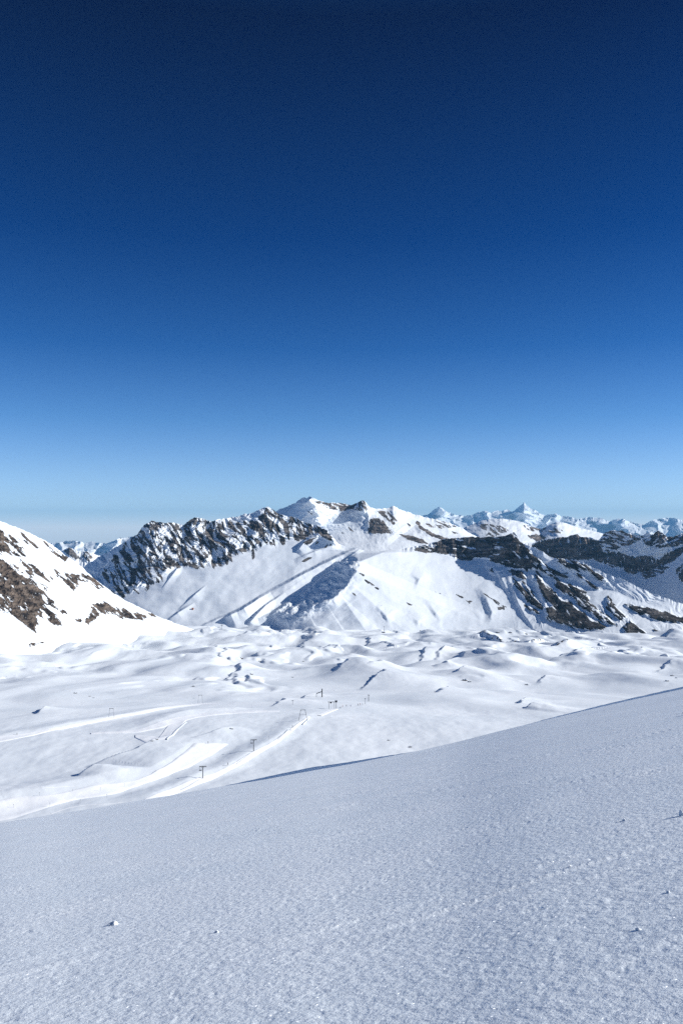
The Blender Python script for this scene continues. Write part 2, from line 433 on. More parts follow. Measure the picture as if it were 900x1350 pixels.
CM_FEATS = [
    ([(466, 722, 8), (471, 730, 40), (475, 740, 120), (470, 752, 165), (461, 769, 155), (448, 784, 135), (430, 797, 112), (408, 811, 88), (380, 823, 60)], 38, 230),
    ([(361, 778, 8), (400, 757, 34), (436, 739, 44), (468, 724, 20)], 9, 24),
    ([(410, 775, 8), (425, 761, 18), (470, 727, 8)], 4, 10),
    ([(384, 817, 12), (400, 806, 30), (420, 796, 34), (438, 790, 20), (458, 772, 8)], 9, 14),
    ([(372, 812, 8), (395, 796, 25), (415, 785, 30), (440, 778, 8)], 8, 12),
    ([(304, 811, 26), (322, 802, 42), (341, 790, 30), (352, 784, 8)], 16, 26),
    ([(268, 825, 6), (285, 817, 14), (304, 810, 10)], 6, 20),
    ([(330, 820, 10), (338, 811, 22), (350, 799, 22), (368, 787, 6)], 6, 14),
    ([(346, 814, 10), (360, 809, 26), (378, 797, 22), (390, 790, 5)], 8, 12),
    ([(394, 724, 15), (402, 714, 30), (420, 705, 30), (441, 711, 20)], 9, 20),
    ([(396, 735, 6), (415, 727, 16), (432, 722, 5)], 5, 12),
    ([(225, 815, 5), (235, 808, 14), (250, 799, 5)], 6, 14),
    ([(219, 769, 3), (232, 752, 10), (236, 747, 4)], 3, 8),
    ([(241, 799, 3), (258, 783, 10), (268, 775, 3)], 4, 12),
    # buttress above the cirque and gullies on the cone
    ([(662, 706, 20), (668, 722, 60), (680, 742, 70), (690, 765, 40), (700, 790, 10)], 48, 150),
    ([(640, 741, 10), (648, 748, 20), (655, 765, 10)], 9, 22),
    ([(634, 777, 10), (642, 790, 24), (648, 806, 26), (646, 820, 5)], 11, 26),
    ([(653, 748, 6), (662, 765, 18), (675, 790, 6)], 6, 14),
    ([(672, 765, 6), (681, 790, 18), (692, 812, 16), (706, 832, 4)], 6, 16),
    ([(698, 752, 8), (712, 780, 26), (722, 806, 22), (726, 818, 4)], 9, 14),
    ([(545, 758, 5), (553, 763, 14), (549, 775, 3)], 6, 16), ([(565, 795, 4), (575, 808, 14), (581, 815, 3)], 7, 18),
    ([(500, 802, 4), (509, 812, 12), (512, 818, 3)], 6, 16), ([(541, 812, 4), (551, 819, 12), (553, 824, 3)], 7, 16),
]
CM_FEATS = [(([(u_, v_, a_ * (1.9 if 0 < k_ < 14 else 1.85 if k_ == 0 else .95)) for u_, v_, a_ in f_[0]]), (min(f_[1], 9) * .45 if 0 < k_ < 14 else f_[1] * .85), f_[2]) for k_, f_ in enumerate(CM_FEATS)]
CM_POLYS = [  # outline, edge softness, how solid, streak direction
    ([(150, 738), (165, 722), (180, 703), (193, 689), (205, 686), (232, 689), (245, 690), (257, 683), (272, 688), (296, 688), (310, 692), (330, 688), (340, 684), (352, 671),
      (362, 674), (368, 680), (385, 683), (405, 691), (428, 700), (420, 699), (410, 704), (397, 711), (380, 712), (366, 719), (351, 715), (338, 722), (326, 723), (312, 727), (309, 737), (292, 745),
      (267, 747), (247, 745), (235, 747), (216, 745), (213, 763), (195, 773), (187, 777), (173, 778), (160, 790), (140, 778), (133, 768), (139, 755)], 7, .02, 58),
    ([(415, 698), (428, 698), (440, 709), (436, 712), (425, 708)], 3, .5, 40), ([(400, 716), (417, 708), (418, 714), (406, 719)], 3, .1, 150),
    ([(395, 741), (408, 733), (410, 735), (398, 742)], 2, .2, 150), ([(427, 722), (437, 714), (436, 719)], 2, .1, 150),
    ([(330, 725), (337, 722), (336, 735), (331, 737)], 2, .1, 90),
    # cirque cliff band
    ([(546, 725), (560, 719), (572, 715), (584, 711), (600, 708), (655, 706), (672, 702), (684, 712), (694, 722), (702, 738), (692, 750), (674, 748), (655, 741), (640, 735), (620, 737), (604, 738), (592, 730), (575, 728), (562, 729), (553, 728)], 3.2, .48, 12),
] + [(zoomed(620, 680, 6.43, p), w, g, a) for p, w, g, a in [
    ([(250, 170), (370, 140), (390, 220), (450, 290), (400, 300), (330, 290), (290, 240)], 3, .6, 50),
    ([(310, 280), (480, 300), (600, 380), (610, 400), (520, 400), (560, 450), (500, 440), (480, 470), (420, 440), (390, 360)], 4, .5, 45),
    ([(330, 460), (430, 470), (470, 530), (440, 540), (350, 500)], 3, .3, 40),
    ([(350, 520), (440, 600), (520, 720), (480, 730), (420, 640), (380, 570)], 3, .3, 50),
    ([(560, 480), (640, 600), (700, 640), (760, 700), (900, 780), (1020, 870), (1130, 940), (1080, 960), (990, 960), (890, 945), (740, 900), (640, 865), (650, 790), (680, 760), (600, 650), (550, 560)], 5, .62, 46),
    ([(490, 680), (540, 690), (600, 760), (600, 790), (560, 780), (500, 730)], 3, .75, 40),
    ([(460, 760), (540, 790), (580, 830), (520, 810)], 2.5, .05, 40),
    ([(640, 440), (700, 455), (830, 515), (830, 530), (760, 510), (680, 470)], 2.2, .6, 25),
    ([(700, 510), (760, 560), (900, 600), (1000, 690), (990, 740), (900, 690), (780, 650), (720, 580)], 4, .55, 35),
    ([(720, 350), (800, 380), (900, 430), (930, 500), (900, 480), (760, 410)], 3, .3, 35),
    ([(655, 985), (700, 1010), (715, 1030), (680, 1020)], 2.2, .5, 40), ([(230, 770), (280, 780), (280, 795), (240, 785)], 2, .5, 20),
    ([(140, 450), (180, 450), (190, 475), (150, 470)], 2, .0, 40),
    ([(600, 380), (700, 470), (720, 520), (640, 500), (560, 440)], 3, .05, 42), ([(440, 560), (500, 600), (560, 700), (620, 780), (560, 740), (480, 650)], 3, -.1, 52),
    ([(860, 640), (960, 700), (1080, 800), (1180, 880), (1240, 930), (1120, 900), (1000, 820), (900, 740)], 4, .25, 40), ([(720, 700), (800, 760), (900, 860), (960, 930), (860, 900), (760, 800)], 3, .6, 46),
    ([(900, 480), (1000, 540), (1080, 620), (1000, 600), (920, 540)], 3, -.05, 38)]
] + [(zoomed(600, 640, 3, p), w, g, a) for p, w, g, a in [
    ([(440, 285), (520, 320), (600, 375), (590, 385), (540, 350), (480, 320)], 2.5, .1, 35),
    ([(670, 470), (760, 485), (900, 520), (960, 550), (900, 545), (790, 530), (700, 495)], 3, .5, 22),
    ([(662, 560), (690, 535), (735, 570), (760, 590), (680, 590)], 3, .35, 40), ([(780, 570), (850, 590), (900, 580), (980, 600), (900, 608), (820, 602)], 2.6, .3, 20),
    ([(600, 440), (640, 490), (670, 520), (650, 540), (600, 480)], 3, .1, 45), ([(650, 362), (680, 375), (660, 372)], 1.6, .2, 30), ([(330, 330), (440, 350), (445, 362), (380, 345)], 2, .2, 20),
    ([(100, 420), (200, 480), (180, 480)], 1.5, -.1, 40)]
] + [(zoomed(400, 640, 3, p), w, g, a) for p, w, g, a in [
    ([(600, 430), (630, 440), (625, 450), (605, 440)], 1.8, .2, 30), ([(640, 455), (665, 458), (655, 466)], 1.6, .4, 10), ([(405, 460), (430, 472), (415, 474)], 1.8, .4, 20),
    ([(520, 420), (545, 430), (530, 432)], 1.6, .2, 30), ([(765, 480), (790, 488), (770, 490)], 1.4, .4, 10),
    ([(215, 340), (240, 355), (235, 360), (220, 350)], 1.6, 0, 40), ([(245, 375), (300, 405), (295, 412), (250, 385)], 1.8, -.02, 30), ([(195, 425), (220, 438), (205, 436)], 1.8, .1, 30)]
]
def cm_rock(U, V):
    R = np.full(U.shape, -1.0); T = np.zeros(U.shape); cache = {}
    for p, w, g, a in CM_POLYS:
        if a not in cache: cache[a] = streak(U + (7 * perlin(U / 34, V / 26, 33) if a == 58 else 0), V + (4 * perlin(U / 28, V / 22, 34) if a == 58 else 0), a, 20 if a == 58 else 17, 6.0 if a == 58 else 4.2, 5, 40 + a, 0.62)
        q = poly_field(U, V, p, w, g); m = q > R
        R = np.where(m, q, R); T = np.where(m, cache[a], T)
    R = R + 0.85 * T * (R > -0.999)
    sp = perlin(U / 2.4, V / 1.7, 78)                            # scattered outcrops on the sunny slope
    return np.where((sp > 0.74) & (U > 470) & (V > 745) & (perlin(U / 26, V / 18, 6) > 0.2), np.maximum(R, 0.05), R)
def cone_rock(U, V):
    R = np.full(U.shape, -1.0)
    for p, w, g, a in CM_POLYS:
        if min(q[0] for q in p) > 660: R = np.maximum(R, poly_field(U, V, p, 3.0, 1))
    return R + .5 * streak(U, V, 45, 14, 5, 4, 93, .6)
def cm_disp(U, V, D):
    base = lin(CM_BASE, U); crest = lin(CM_CREST, U)
    z = sstep(base + 3, base - 7, V) * (1 - sstep(440, 458, U))
    z = np.maximum(z, (1 - sstep(458, 480, U)) * sstep(base + 3, base - 3, V) * .5)
    k = -0.45 + 1.0 * sstep(188, 236, U)
    p = U - k * (V - 715)
    p = p + 17 * perlin(U / 47, V / 34, 3) + 7 * perlin(U / 19, V / 15, 4)
    r = ridged(p / 34, V / 70, 5, 50, .62)
    r2 = ridged(U / 52 + .01 * V, V / 26 + .3 * perlin(U / 22, V / 20, 9), 5, 55, .6)
    m = sstep(-.25, .35, perlin(U / 38, V / 40, 57))
    out = z * (70 * (r - 0.45) * (.45 + .75 * m) + 34 * (r2 - .45) * (1.2 - m))
    # cirque cliffs: vertical fluting
    c = sstep(base + 2, base - 3, V) * sstep(525, 545, U) * (1 - sstep(690, 720, U))
    out += c * (22 * (ridged(U / 17 + .3 * perlin(U / 20, V / 12, 62), V / 45, 4, 61, .6) - .5) + 12 * (ridged((V - .1 * U) / 7, U / 50, 3, 63) - .5))
    # striped cone: slanting steps
    q = sstep(664, 700, U) * sstep(700, 730, V + (U - 690) * .1)
    out += q * 13 * (ridged((V - U * .85) / 24 + .8 * perlin(U / 30, V / 24, 67), (U + V) / 60, 4, 65, .6) - .5) * (.6 + perlin(U / 24, V / 20, 68))
    out += 26 * np.clip(cone_rock(U, V) + .25, 0, .8) * sstep(672, 690, U)
    # drifts on the shaded face left of the spur
    s = sstep(300, 360, U) * (1 - sstep(462, 476, U)) * sstep(728, 752, V) * (1 - sstep(812, 828, V))
    out += s * 2.5 * (ridged((V + U * .62) / 15, (U - .6 * V) / 90, 4, 70, .55) - .5)
    # rough sunny slope to the right of the spur
    t = sstep(470, 500, U) * (1 - sstep(640, 690, U)) * sstep(738, 760, V)
    out += t * (3 * ridged((V - U * .85) / 38, (U + V * .8) / 80, 2, 75, .5) + 3.5 * fbm(U / 44, V / 32, 2, 77) + .5 * fbm(U / 9, V / 8, 2, 76) + 4.5 * sstep(785, 815, V) * np.clip(perlin(U / 13, V / 9, 79) - .15, 0, 1))
    smooth = (1 - z) * (1 - t)
    out += smooth * (7 * fbm(U / 45, V / 28, 3, 80) + 2.5 * fbm((U + V) / 30, (V - U) / 80, 2, 81)) + .2 * fbm(U / 5, V / 4, 3, 82) * (1 + 4 * z)
    return out
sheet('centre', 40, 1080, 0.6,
      [(CM_FOOT, C_FOOT_D), (CM_MID, C_BASE_D), (CM_CREST, C_CREST_D)], [190, 130], feats=CM_FEATS, disp=cm_disp, rock=cm_rock, mat=M_MID, jag=1.3, seed=5, jag_w=7, calm=(452, 528), tone=lambda U, V: sstep(520, 545, U) * np.clip(.22 + .5 * perlin(U / 30, V / 16, 91) + .55 * sstep(675, 705, U), 0, 1),  # tone paints shade into the rock colour, deepest on the cone
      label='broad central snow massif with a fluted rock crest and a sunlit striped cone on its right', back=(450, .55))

# ---- summit ridge behind the massif
SM_CREST = [(300, 690), (345, 682), (365, 673), (380, 667), (390, 662), (397, 657), (402, 655), (404, 656), (408, 654), (413, 657), (417, 659), (430, 663), (450, 663), (462, 666), (467, 665), (472, 662),
            (477, 659), (480, 660), (483, 663), (487, 668), (497, 671), (510, 670), (518, 667), (528, 672), (543, 677), (557, 681), (570, 684), (590, 688), (605, 695), (625, 706), (660, 722), (720, 736)]
SM_POLYS = [([(415, 661), (440, 663), (469, 665), (465, 671), (450, 674), (430, 669)], 3, .15, 20), ([(473, 662), (478, 659), (485, 667), (482, 674), (468, 672)], 3, .0, 60),
            ([(488, 684), (500, 683), (508, 690), (516, 703), (484, 703)], 3, .6, 60), ([(526, 704), (539, 705), (556, 710), (564, 717), (551, 716), (533, 709)], 2.2, .6, 25),
            ([(546, 686), (551, 688), (558, 696), (572, 703), (590, 710), (583, 712), (569, 707), (556, 700), (549, 694)], 2.2, .55, 35),
            ([(494, 672), (512, 675), (523, 687), (518, 692), (506, 681)], 2.4, .1, 55), ([(560, 690), (590, 694), (584, 697), (565, 694)], 2, -.02, 20), ([(570, 684), (600, 694), (590, 696)], 2, -.05, 20), ([(440, 689), (452, 693), (446, 693)], 2, .2, 30),
            ([(449, 701), (458, 706), (452, 704)], 2, .2, 30), ([(403, 672), (420, 682), (408, 677)], 1.8, .2, 45), ([(536, 690), (542, 692), (540, 695)], 1.6, .3, 45), ([(459, 694), (466, 701), (461, 699)], 1.8, .1, 45), ([(595, 700), (604, 703), (598, 704)], 1.6, .2, 20)]
def sm_rock(U, V):
    R = np.full(U.shape, -1.0); T = np.zeros(U.shape)
    for p, w, g, a in SM_POLYS:
        q = poly_field(U, V, p, w, g); m = q > R
        R = np.where(m, q, R); T = np.where(m, streak(U, V, a, 12, 3.4, 4, 90 + a, .65), T)
    return R + .6 * T * (R > -0.999)
def sm_disp(U, V, D):
    return 18 * fbm(U / 36, V / 16, 4, 95) + 9 * ridged((U - .6 * V) / 16, V / 22, 4, 96) * sstep(405, 420, U) + 2 * fbm(U / 4, V / 3, 3, 97)
sheet('summit', 300, 700, 0.6,
      [([(300, 740), (470, 745), (520, 745), (700, 745), (860, 760)], [(300, 4950), (430, 4650), (480, 4380), (520, 4440), (560, 4560), (700, 4600), (860, 4600)]),
       ([(300, 705), (470, 700), (520, 702), (700, 716), (860, 740)], [(300, 6300), (350, 6000), (400, 5650), (470, 5500), (520, 5450), (700, 5600)]),
       (SM_CREST, [(300, 7200), (350, 6700), (395, 6150), (425, 5900), (480, 5900), (560, 6050), (700, 6000)])], [60, 100],
      feats=[([(402, 652, 480), (409, 658, 640), (415, 668, 480), (432, 686, 20)], 42, 160), ([(478, 658, 60), (483, 668, 140), (487, 680, 30)], 30, 60),
             ([(486, 682, 60), (496, 683, 110), (508, 692, 110), (518, 705, 60)], 30, 90), ([(545, 686, 20), (556, 698, 60), (590, 711, 20)], 8, 30),
             ([(524, 703, 20), (545, 708, 40), (566, 718, 10)], 7, 26), ([(518, 667, 10), (524, 676, 40), (530, 686, 10)], 12, 30), ([(604, 700, 15), (612, 697, 25), (622, 694, 10)], 8, 24)],
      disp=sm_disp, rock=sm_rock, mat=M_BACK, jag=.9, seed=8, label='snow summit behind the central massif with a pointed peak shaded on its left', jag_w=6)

# ---- snow domes
DM_CREST = [(580, 712), (600, 702), (615, 694), (633, 687), (643, 685), (655, 684), (667, 684), (687, 688), (700, 694), (713, 698), (722, 692), (733, 688), (743, 689), (767, 697), (793, 703), (840, 715), (900, 722)]
DM_POLYS = [(zoomed(620, 680, 6.43, [(70, 85), (130, 70), (260, 90), (320, 130), (250, 150), (200, 180), (120, 170), (180, 130), (90, 110)]), 3, .05, 35), (zoomed(620, 680, 6.43, [(440, 80), (560, 90), (640, 100), (600, 140), (500, 120)]), 3, 0, 40),
            (zoomed(620, 680, 6.43, [(480, 165), (560, 155), (640, 180), (620, 220), (560, 215), (500, 185)]), 2.5, .5, 20), (zoomed(620, 680, 6.43, [(640, 130), (720, 105), (780, 130), (760, 145), (680, 140)]), 2.5, .1, 10)]
def dm_rock(U, V):
    R = np.full(U.shape, -1.0); T = streak(U, V, 40, 9, 3, 4, 120, .65)
    for p, w, g, a in DM_POLYS: R = np.maximum(R, poly_field(U, V, p, w, g))
    return R + .6 * T * (R > -.999)
sheet('domes', 570, 900, 0.6,
      [([(570, 735), (900, 740)], [(570, 6300), (900, 6300)]), (DM_CREST, [(570, 8000), (900, 8000)])], [90],
      feats=[([(722, 690, 60), (735, 693, 120), (742, 706, 40)], 14, 60), ([(640, 690, 20), (655, 697, 40), (668, 710, 10)], 10, 40)],
      disp=lambda U, V, D: 30 * fbm(U / 30, V / 12, 4, 121) + 8 * fbm(U / 6, V / 4, 3, 122), rock=dm_rock, mat=M_BACK, jag=.5, smooth_u=3, seed=12,
      label='rounded white snow domes between the cirque cliffs and the far blue range')

# ---- shaded cliffs behind the cone
BR_CREST = [(660, 730), (690, 721), (703, 717), (713, 712), (727, 710), (743, 708), (755, 705), (761, 703), (765, 707), (780, 709), (788, 712), (792, 709), (797, 702), (805, 700), (813, 699), (820, 700), (827, 703), (833, 702), (840, 706), (848, 705), (853, 702),
            (860, 704), (867, 700), (871, 702), (877, 707), (887, 708), (900, 703), (930, 696), (1080, 680)]
BR_BASE = [(660, 742), (733, 737), (767, 738), (780, 738), (797, 743), (812, 748), (827, 757), (840, 757), (850, 752), (863, 748), (877, 744), (900, 726), (930, 722), (1080, 712)]
BR_POLYS = [([(690, 723), (713, 713), (743, 708), (761, 703), (768, 708), (788, 713), (795, 728), (815, 728), (835, 735), (850, 732), (868, 738), (878, 730), (900, 720), (925, 716), (925, 728), (900, 728), (885, 741), (872, 746), (860, 749), (848, 754), (838, 757), (828, 757), (818, 748), (805, 744), (795, 742), (780, 737), (767, 738), (733, 738), (700, 735)], 3, .42, 80),
            ([(790, 712), (797, 702), (813, 698), (830, 703), (845, 706), (840, 714), (820, 720), (800, 728), (792, 722)], 4, .0, 12), ([(845, 708), (867, 700), (880, 707), (900, 704), (925, 698), (925, 706), (890, 720), (870, 722), (850, 718)], 3, .1, 150),
            ([(843, 757), (870, 746), (882, 748), (868, 758), (850, 763)], 3, .05, 10), ([(890, 752), (905, 740), (910, 765), (896, 766)], 3, .05, 90), ([(800, 744), (812, 748), (806, 748)], 2, .1, 20)]
def br_rock(U, V):
    R = np.full(U.shape, -1.0); T = np.zeros(U.shape)
    for p, w, g, a in BR_POLYS:
        q = poly_field(U, V, p, w, g); m = q > R
        R = np.where(m, q, R); T = np.where(m, streak(U, V, a, 14, 3.6, 4, 130 + a, .65), T)
    return R + .6 * T * (R > -.999)
def br_disp(U, V, D):
    b = lin(BR_BASE, U)
    k = sstep(b + 4, b - 4, V)
    return k * 55 * (ridged(U / 26 + .2 * perlin(U / 30, V / 20, 4), V / 50, 5, 140, .6) - .5) + 8 * fbm(U / 30, V / 30, 3, 141) + k * 12 * ridged((V + .2 * U) / 7, U / 60, 3, 142)
sheet('right', 660, 1080, 0.6,
      [([(660, 790), (800, 815), (1080, 840)], [(660, 5400), (760, 5050), (900, 4450), (1080, 3800)]),
       (BR_BASE, [(660, 5900), (760, 5600), (900, 5050), (1080, 4500)]),
       (BR_CREST, [(660, 6000), (760, 5680), (900, 5180), (1080, 4700)])], [90, 80],
      feats=[([(862, 702, 20), (876, 716, 60), (884, 722, 10)], 25, 12), ([(757, 705, 20), (767, 715, 50), (770, 735, 40)], 40, 10), ([(846, 710, 20), (853, 718, 30)], 16, 8)],
      disp=br_disp, rock=br_rock, mat=M_BACK, jag=1.6, seed=15, label='dark shaded cliff ridge behind the striped cone at the right edge', jag_w=8)

# ---- far ranges
def far_disp(a, sx): return lambda U, V, D: a * (ridged((U - .5 * (V - 690)) / sx + .3 * perlin(U / 14, V / 9, 9), (V + .3 * U) / 40, 3, 150, .36) - .4)
def far_rock(U, V):
    return -0.62 + .75 * streak(U, V, 60, 9, 3, 4, 160, .6)
sheet('far_right', 520, 1120, 0.5,
      [([(520, 725), (1120, 725)], [(520, 33000), (1120, 33000)]),
       ([(520, 700), (1120, 700)], [(520, 37000), (1120, 37000)]),
       ([(520, 690), (555, 681), (567, 676), (573, 671), (578, 668), (584, 671), (590, 675), (597, 678), (612, 680), (622, 679), (628, 676), (640, 673), (647, 676), (655, 673), (661, 674), (668, 671), (674, 675), (680, 671), (685, 667), (690, 662),
         (695, 667), (700, 671), (706, 673), (710, 676), (717, 679), (726, 678), (733, 677), (739, 681), (750, 681), (760, 684), (775, 682), (790, 683), (803, 687), (812, 684), (820, 684), (830, 688), (840, 690), (848, 692), (855, 688), (863, 685), (870, 684), (877, 683),
         (888, 683), (900, 686), (930, 682), (980, 690), (1120, 688)], [(520, 39000), (690, 40000), (1120, 38000)])], [24, 60],
      feats=[([(690, 663, 1500), (694, 672, 1600), (700, 685, 400)], 26, 40), ([(578, 667, 900), (586, 676, 900), (595, 690, 200)], 20, 30), ([(640, 672, 700), (646, 684, 300)], 14, 20), ([(822, 684, 900), (836, 696, 300)], 20, 26)],
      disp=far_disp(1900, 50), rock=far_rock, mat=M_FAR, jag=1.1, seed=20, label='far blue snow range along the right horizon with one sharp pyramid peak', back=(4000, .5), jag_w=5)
sheet('far_left', -60, 190, 0.5,
      [([(-60, 745), (190, 745)], [(-60, 22000), (190, 22000)]),
       ([(-60, 722), (75, 716), (83, 714), (92, 713), (100, 712), (106, 714), (113, 716), (120, 714), (130, 715), (143, 716), (150, 713), (158, 709), (163, 709), (190, 706)], [(-60, 26000), (190, 25000)])], [56],
      feats=[([(160, 708, 700), (150, 722, 500), (140, 735, 100)], 20, 26)],
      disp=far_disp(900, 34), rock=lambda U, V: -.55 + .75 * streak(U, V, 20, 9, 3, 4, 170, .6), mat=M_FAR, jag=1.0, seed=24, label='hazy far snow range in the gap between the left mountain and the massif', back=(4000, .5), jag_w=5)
sheet('gap', 20, 200, 0.5,
      [([(20, 790), (200, 800)], [(20, 6200), (200, 6200)]),
       ([(20, 733), (80, 727), (86, 724), (92, 722), (97, 724), (104, 727), (113, 727), (120, 729), (133, 733), (200, 745)], [(20, 7800), (200, 7600)])], [70],
      feats=[([(92, 722, 80), (98, 732, 160), (106, 748, 40)], 22, 40), ([(113, 727, 60), (119, 735, 120), (126, 746, 30)], 12, 30)],
      disp=lambda U, V, D: 60 * (ridged(U / 16, V / 30, 4, 180, .6) - .5), rock=lambda U, V: np.maximum(poly_field(U, V, [(84, 727), (92, 722), (98, 725), (106, 738), (98, 738)], 3, .2), poly_field(U, V, [(108, 733), (114, 727), (122, 735), (116, 740)], 3, .2)) + .6 * streak(U, V, 50, 9, 3, 4, 181, .65),
      mat=M_BACK, jag=.7, seed=26, label='low snowy ridge with brown rock seen through the gap behind the left mountain', jag_w=5)

# ------------------------------------------------------------------ valley snowfield
VT = [(120, -1.0), (300, -.485), (410, -.360), (450, -.335), (520, -.3035), (600, -.266), (700, -.2345), (820, -.2195), (950, -.2090), (1300, -.1825), (1900, -.1575),
      (2700, -.1385), (3300, -.1265), (3700, -.1235), (4300, -.120)]
VU = np.arange(-330, 1231, 0.75)
VD = np.concatenate([np.geomspace(240, 640, 260), np.geomspace(643, 1400, 300), np.geomspace(1405, 3900, 300)])
def valley_base(x, y):
    t = lin([(math.log(a), b) for a, b in VT], np.log(y), 0.06)
    up = x / y
    # far edge dips a little towards the right of the picture
    t = t - sstep(1200, 3300, y) * (0.004 * np.clip((up + .02) / .3, -1, 1.3))
    z = t * y
    # near flats lean away from the sun to the left
    z = z + 9.0 * np.sin(np.clip((up + .40) / .75, -.5, 1.2) * 2.4) * (1 - sstep(650, 1000, y)) * sstep(300, 430, y) * .35
    return z
def to_world(pts):
    """photo pixels on the smooth snowfield -> world metres"""
    out = []
    ys = np.geomspace(260, 3900, 4000)
    for u, v, *r in pts:
        x, t = ray(u, v)
        zz = valley_base(x * ys, ys) - t * ys
        i = int(np.argmax(zz > 0)) if (zz > 0).any() else 3999
        y = ys[i]
        out.append((float(x * y), float(y), *r))
    return out
VALLEY_SCARPS = [  # pixel polyline with height in metres, shaded width, sunny width (metres)
    ([(118, 1012, 1), (130, 1009, 2.5), (141, 1006, 4.5), (158, 1002, 6), (184, 994, 6.5), (200, 984, 6), (212, 979, 3.5), (222, 974, 1)], 8, 34), ([(108, 1031, 3), (122, 1026, 7), (137, 1020, 5)], 5, 30),
    ([(258, 977, 1), (268, 974, 2.5), (280, 971, 4.5), (291, 967, 4.5), (305, 962, 2)], 8, 30),
    ([(303, 893, 4), (315, 886, 10), (325, 877, 7)], 20, 70), ([(306, 880, 4), (314, 876, 9), (321, 872, 7)], 18, 60), ([(288, 868, 4), (300, 863, 8)], 20, 60), ([(318, 899, 3), (328, 893, 6), (333, 889, 4)], 16, 40),
    ([(350, 838, 7), (360, 834, 13), (367, 835, 6)], 30, 80), ([(397, 852, 5), (403, 848, 9)], 25, 70), ([(366, 932, 3), (378, 926, 6)], 10, 40), ([(402, 920, 3), (410, 917, 5)], 10, 35), ([(318, 840, 4), (330, 835, 8)], 30, 80), ([(270, 858, 3), (284, 853, 7)], 25, 60),
    ([(447, 886, 5), (460, 882, 9), (478, 873, 8)], 20, 70), ([(497, 885, 4), (506, 881, 10), (513, 878, 6)], 20, 60), ([(482, 850, 5), (489, 845, 11)], 25, 80), ([(484, 902, 3), (500, 896, 7), (512, 891, 5)], 14, 60),
    ([(508, 849, 4), (522, 853, 9), (536, 852, 8)], 24, 80), ([(555, 868, 5), (562, 861, 9)], 20, 80), ([(578, 866, 5), (590, 861, 11), (598, 859, 7)], 22, 60), ([(575, 878, 5), (590, 878, 13), (600, 872, 9)], 24, 50),
    ([(583, 916, 4), (590, 911, 9), (600, 905, 5)], 16, 70), ([(602, 890, 5), (615, 887, 9), (624, 885, 5)], 16, 50), ([(607, 870, 3), (616, 866, 6)], 20, 50), ([(684, 929, 3), (692, 925, 7), (698, 922, 5)], 10, 40), ([(694, 936, 4), (706, 935, 7), (722, 933, 5)], 10, 40), ([(713, 895, 3), (722, 891, 6)], 14, 60),
    ([(619, 840, 8), (640, 842, 20), (665, 848, 26), (700, 850, 26), (715, 846, 10)], 40, 120), ([(727, 857, 8), (745, 855, 22), (760, 850, 14)], 40, 90), ([(760, 862, 6), (775, 857, 18), (795, 858, 10)], 40, 110), ([(806, 866, 6), (822, 862, 22), (850, 862, 18), (862, 858, 6)], 40, 110),
    ([(728, 868, 4), (742, 864, 10), (757, 861, 5)], 25, 60), ([(848, 847, 6), (870, 842, 16), (900, 836, 18), (930, 830, 10)], 50, 140), ([(862, 872, 4), (876, 870, 12), (886, 871, 5)], 25, 60), ([(872, 880, 4), (884, 877, 8)], 16, 40), ([(53, 939, 3), (59, 936, 8), (61, 932, 5)], 8, 24),
]
SWELLS = [([(-60, 1066, 3), (0, 1055, 4.5), (55, 1049, 5), (130, 1034, 5), (198, 1022, 5), (230, 1002, 4), (256, 980, 2)], 45, 34),
          ([(198, 1051, 1.5), (262, 1025, 2.2), (305, 1009, 2.2), (335, 990, 2.2), (368, 972, 2.2), (407, 945, 1)], 20, 16),
          ([(-20, 973, 1.5), (60, 963, 2), (150, 945, 2), (240, 930, 1.5)], 30, 16), ([(160, 966, 1), (200, 956, 2.5), (250, 942, 3), (310, 938, 2)], 40, 26)]
UU, DD = np.meshgrid(VU, VD)
XX = (UU - 450) / F * DD; YY = DD
ZZ = valley_base(XX, YY)
sel_far = sstep(560, 1000, YY)
wx = XX + 40 * perlin(XX / 220, YY / 220, 200); wy = YY + 60 * perlin(XX / 240, YY / 240, 201)
humm = 14.0 * perlin(wx / 210, wy / 330, 202) + 10.0 * perlin(wx / 100, wy / 180, 204) + 1.6 * perlin(wx / 44, wy / 80, 206) + .35 * fbm(wx / 26, wy / 50, 2, 208)
ZZ = ZZ + sel_far * humm * (0.45 + .85 * sstep(1000, 1900, YY))
nn = fbm(wx / 95, wy / 170, 3, 210, .55)
mask = sstep(.05, .45, fbm(XX / 300, YY / 420, 2, 214)) * sstep(900, 1500, YY)
ZZ = ZZ + mask * 5.0 * sstep(-.16, .22, nn - .2)
ZZ = ZZ + (1 - sel_far) * (1.6 * perlin(XX / 75, YY / 110, 220) + .4 * fbm(XX / 22, YY / 30, 3, 221))
for pts, lw, rw in SWELLS:
    w = to_world(pts); A = np.array(w); m = 60
    s = (XX > A[:, 0].min() - m) & (XX < A[:, 0].max() + m) & (YY > A[:, 1].min() - m) & (YY < A[:, 1].max() + m)
    d, a = polyline_field(XX[s], -YY[s], [(p[0], -p[1], p[2]) for p in w])
    ZZ[s] += a * np.where(d >= 0, sstep(rw, -rw * .35, d) / float(sstep(rw, -rw * .35, 0)), sstep(-lw, 0, d))
RK = np.full(XX.shape, -1.0)
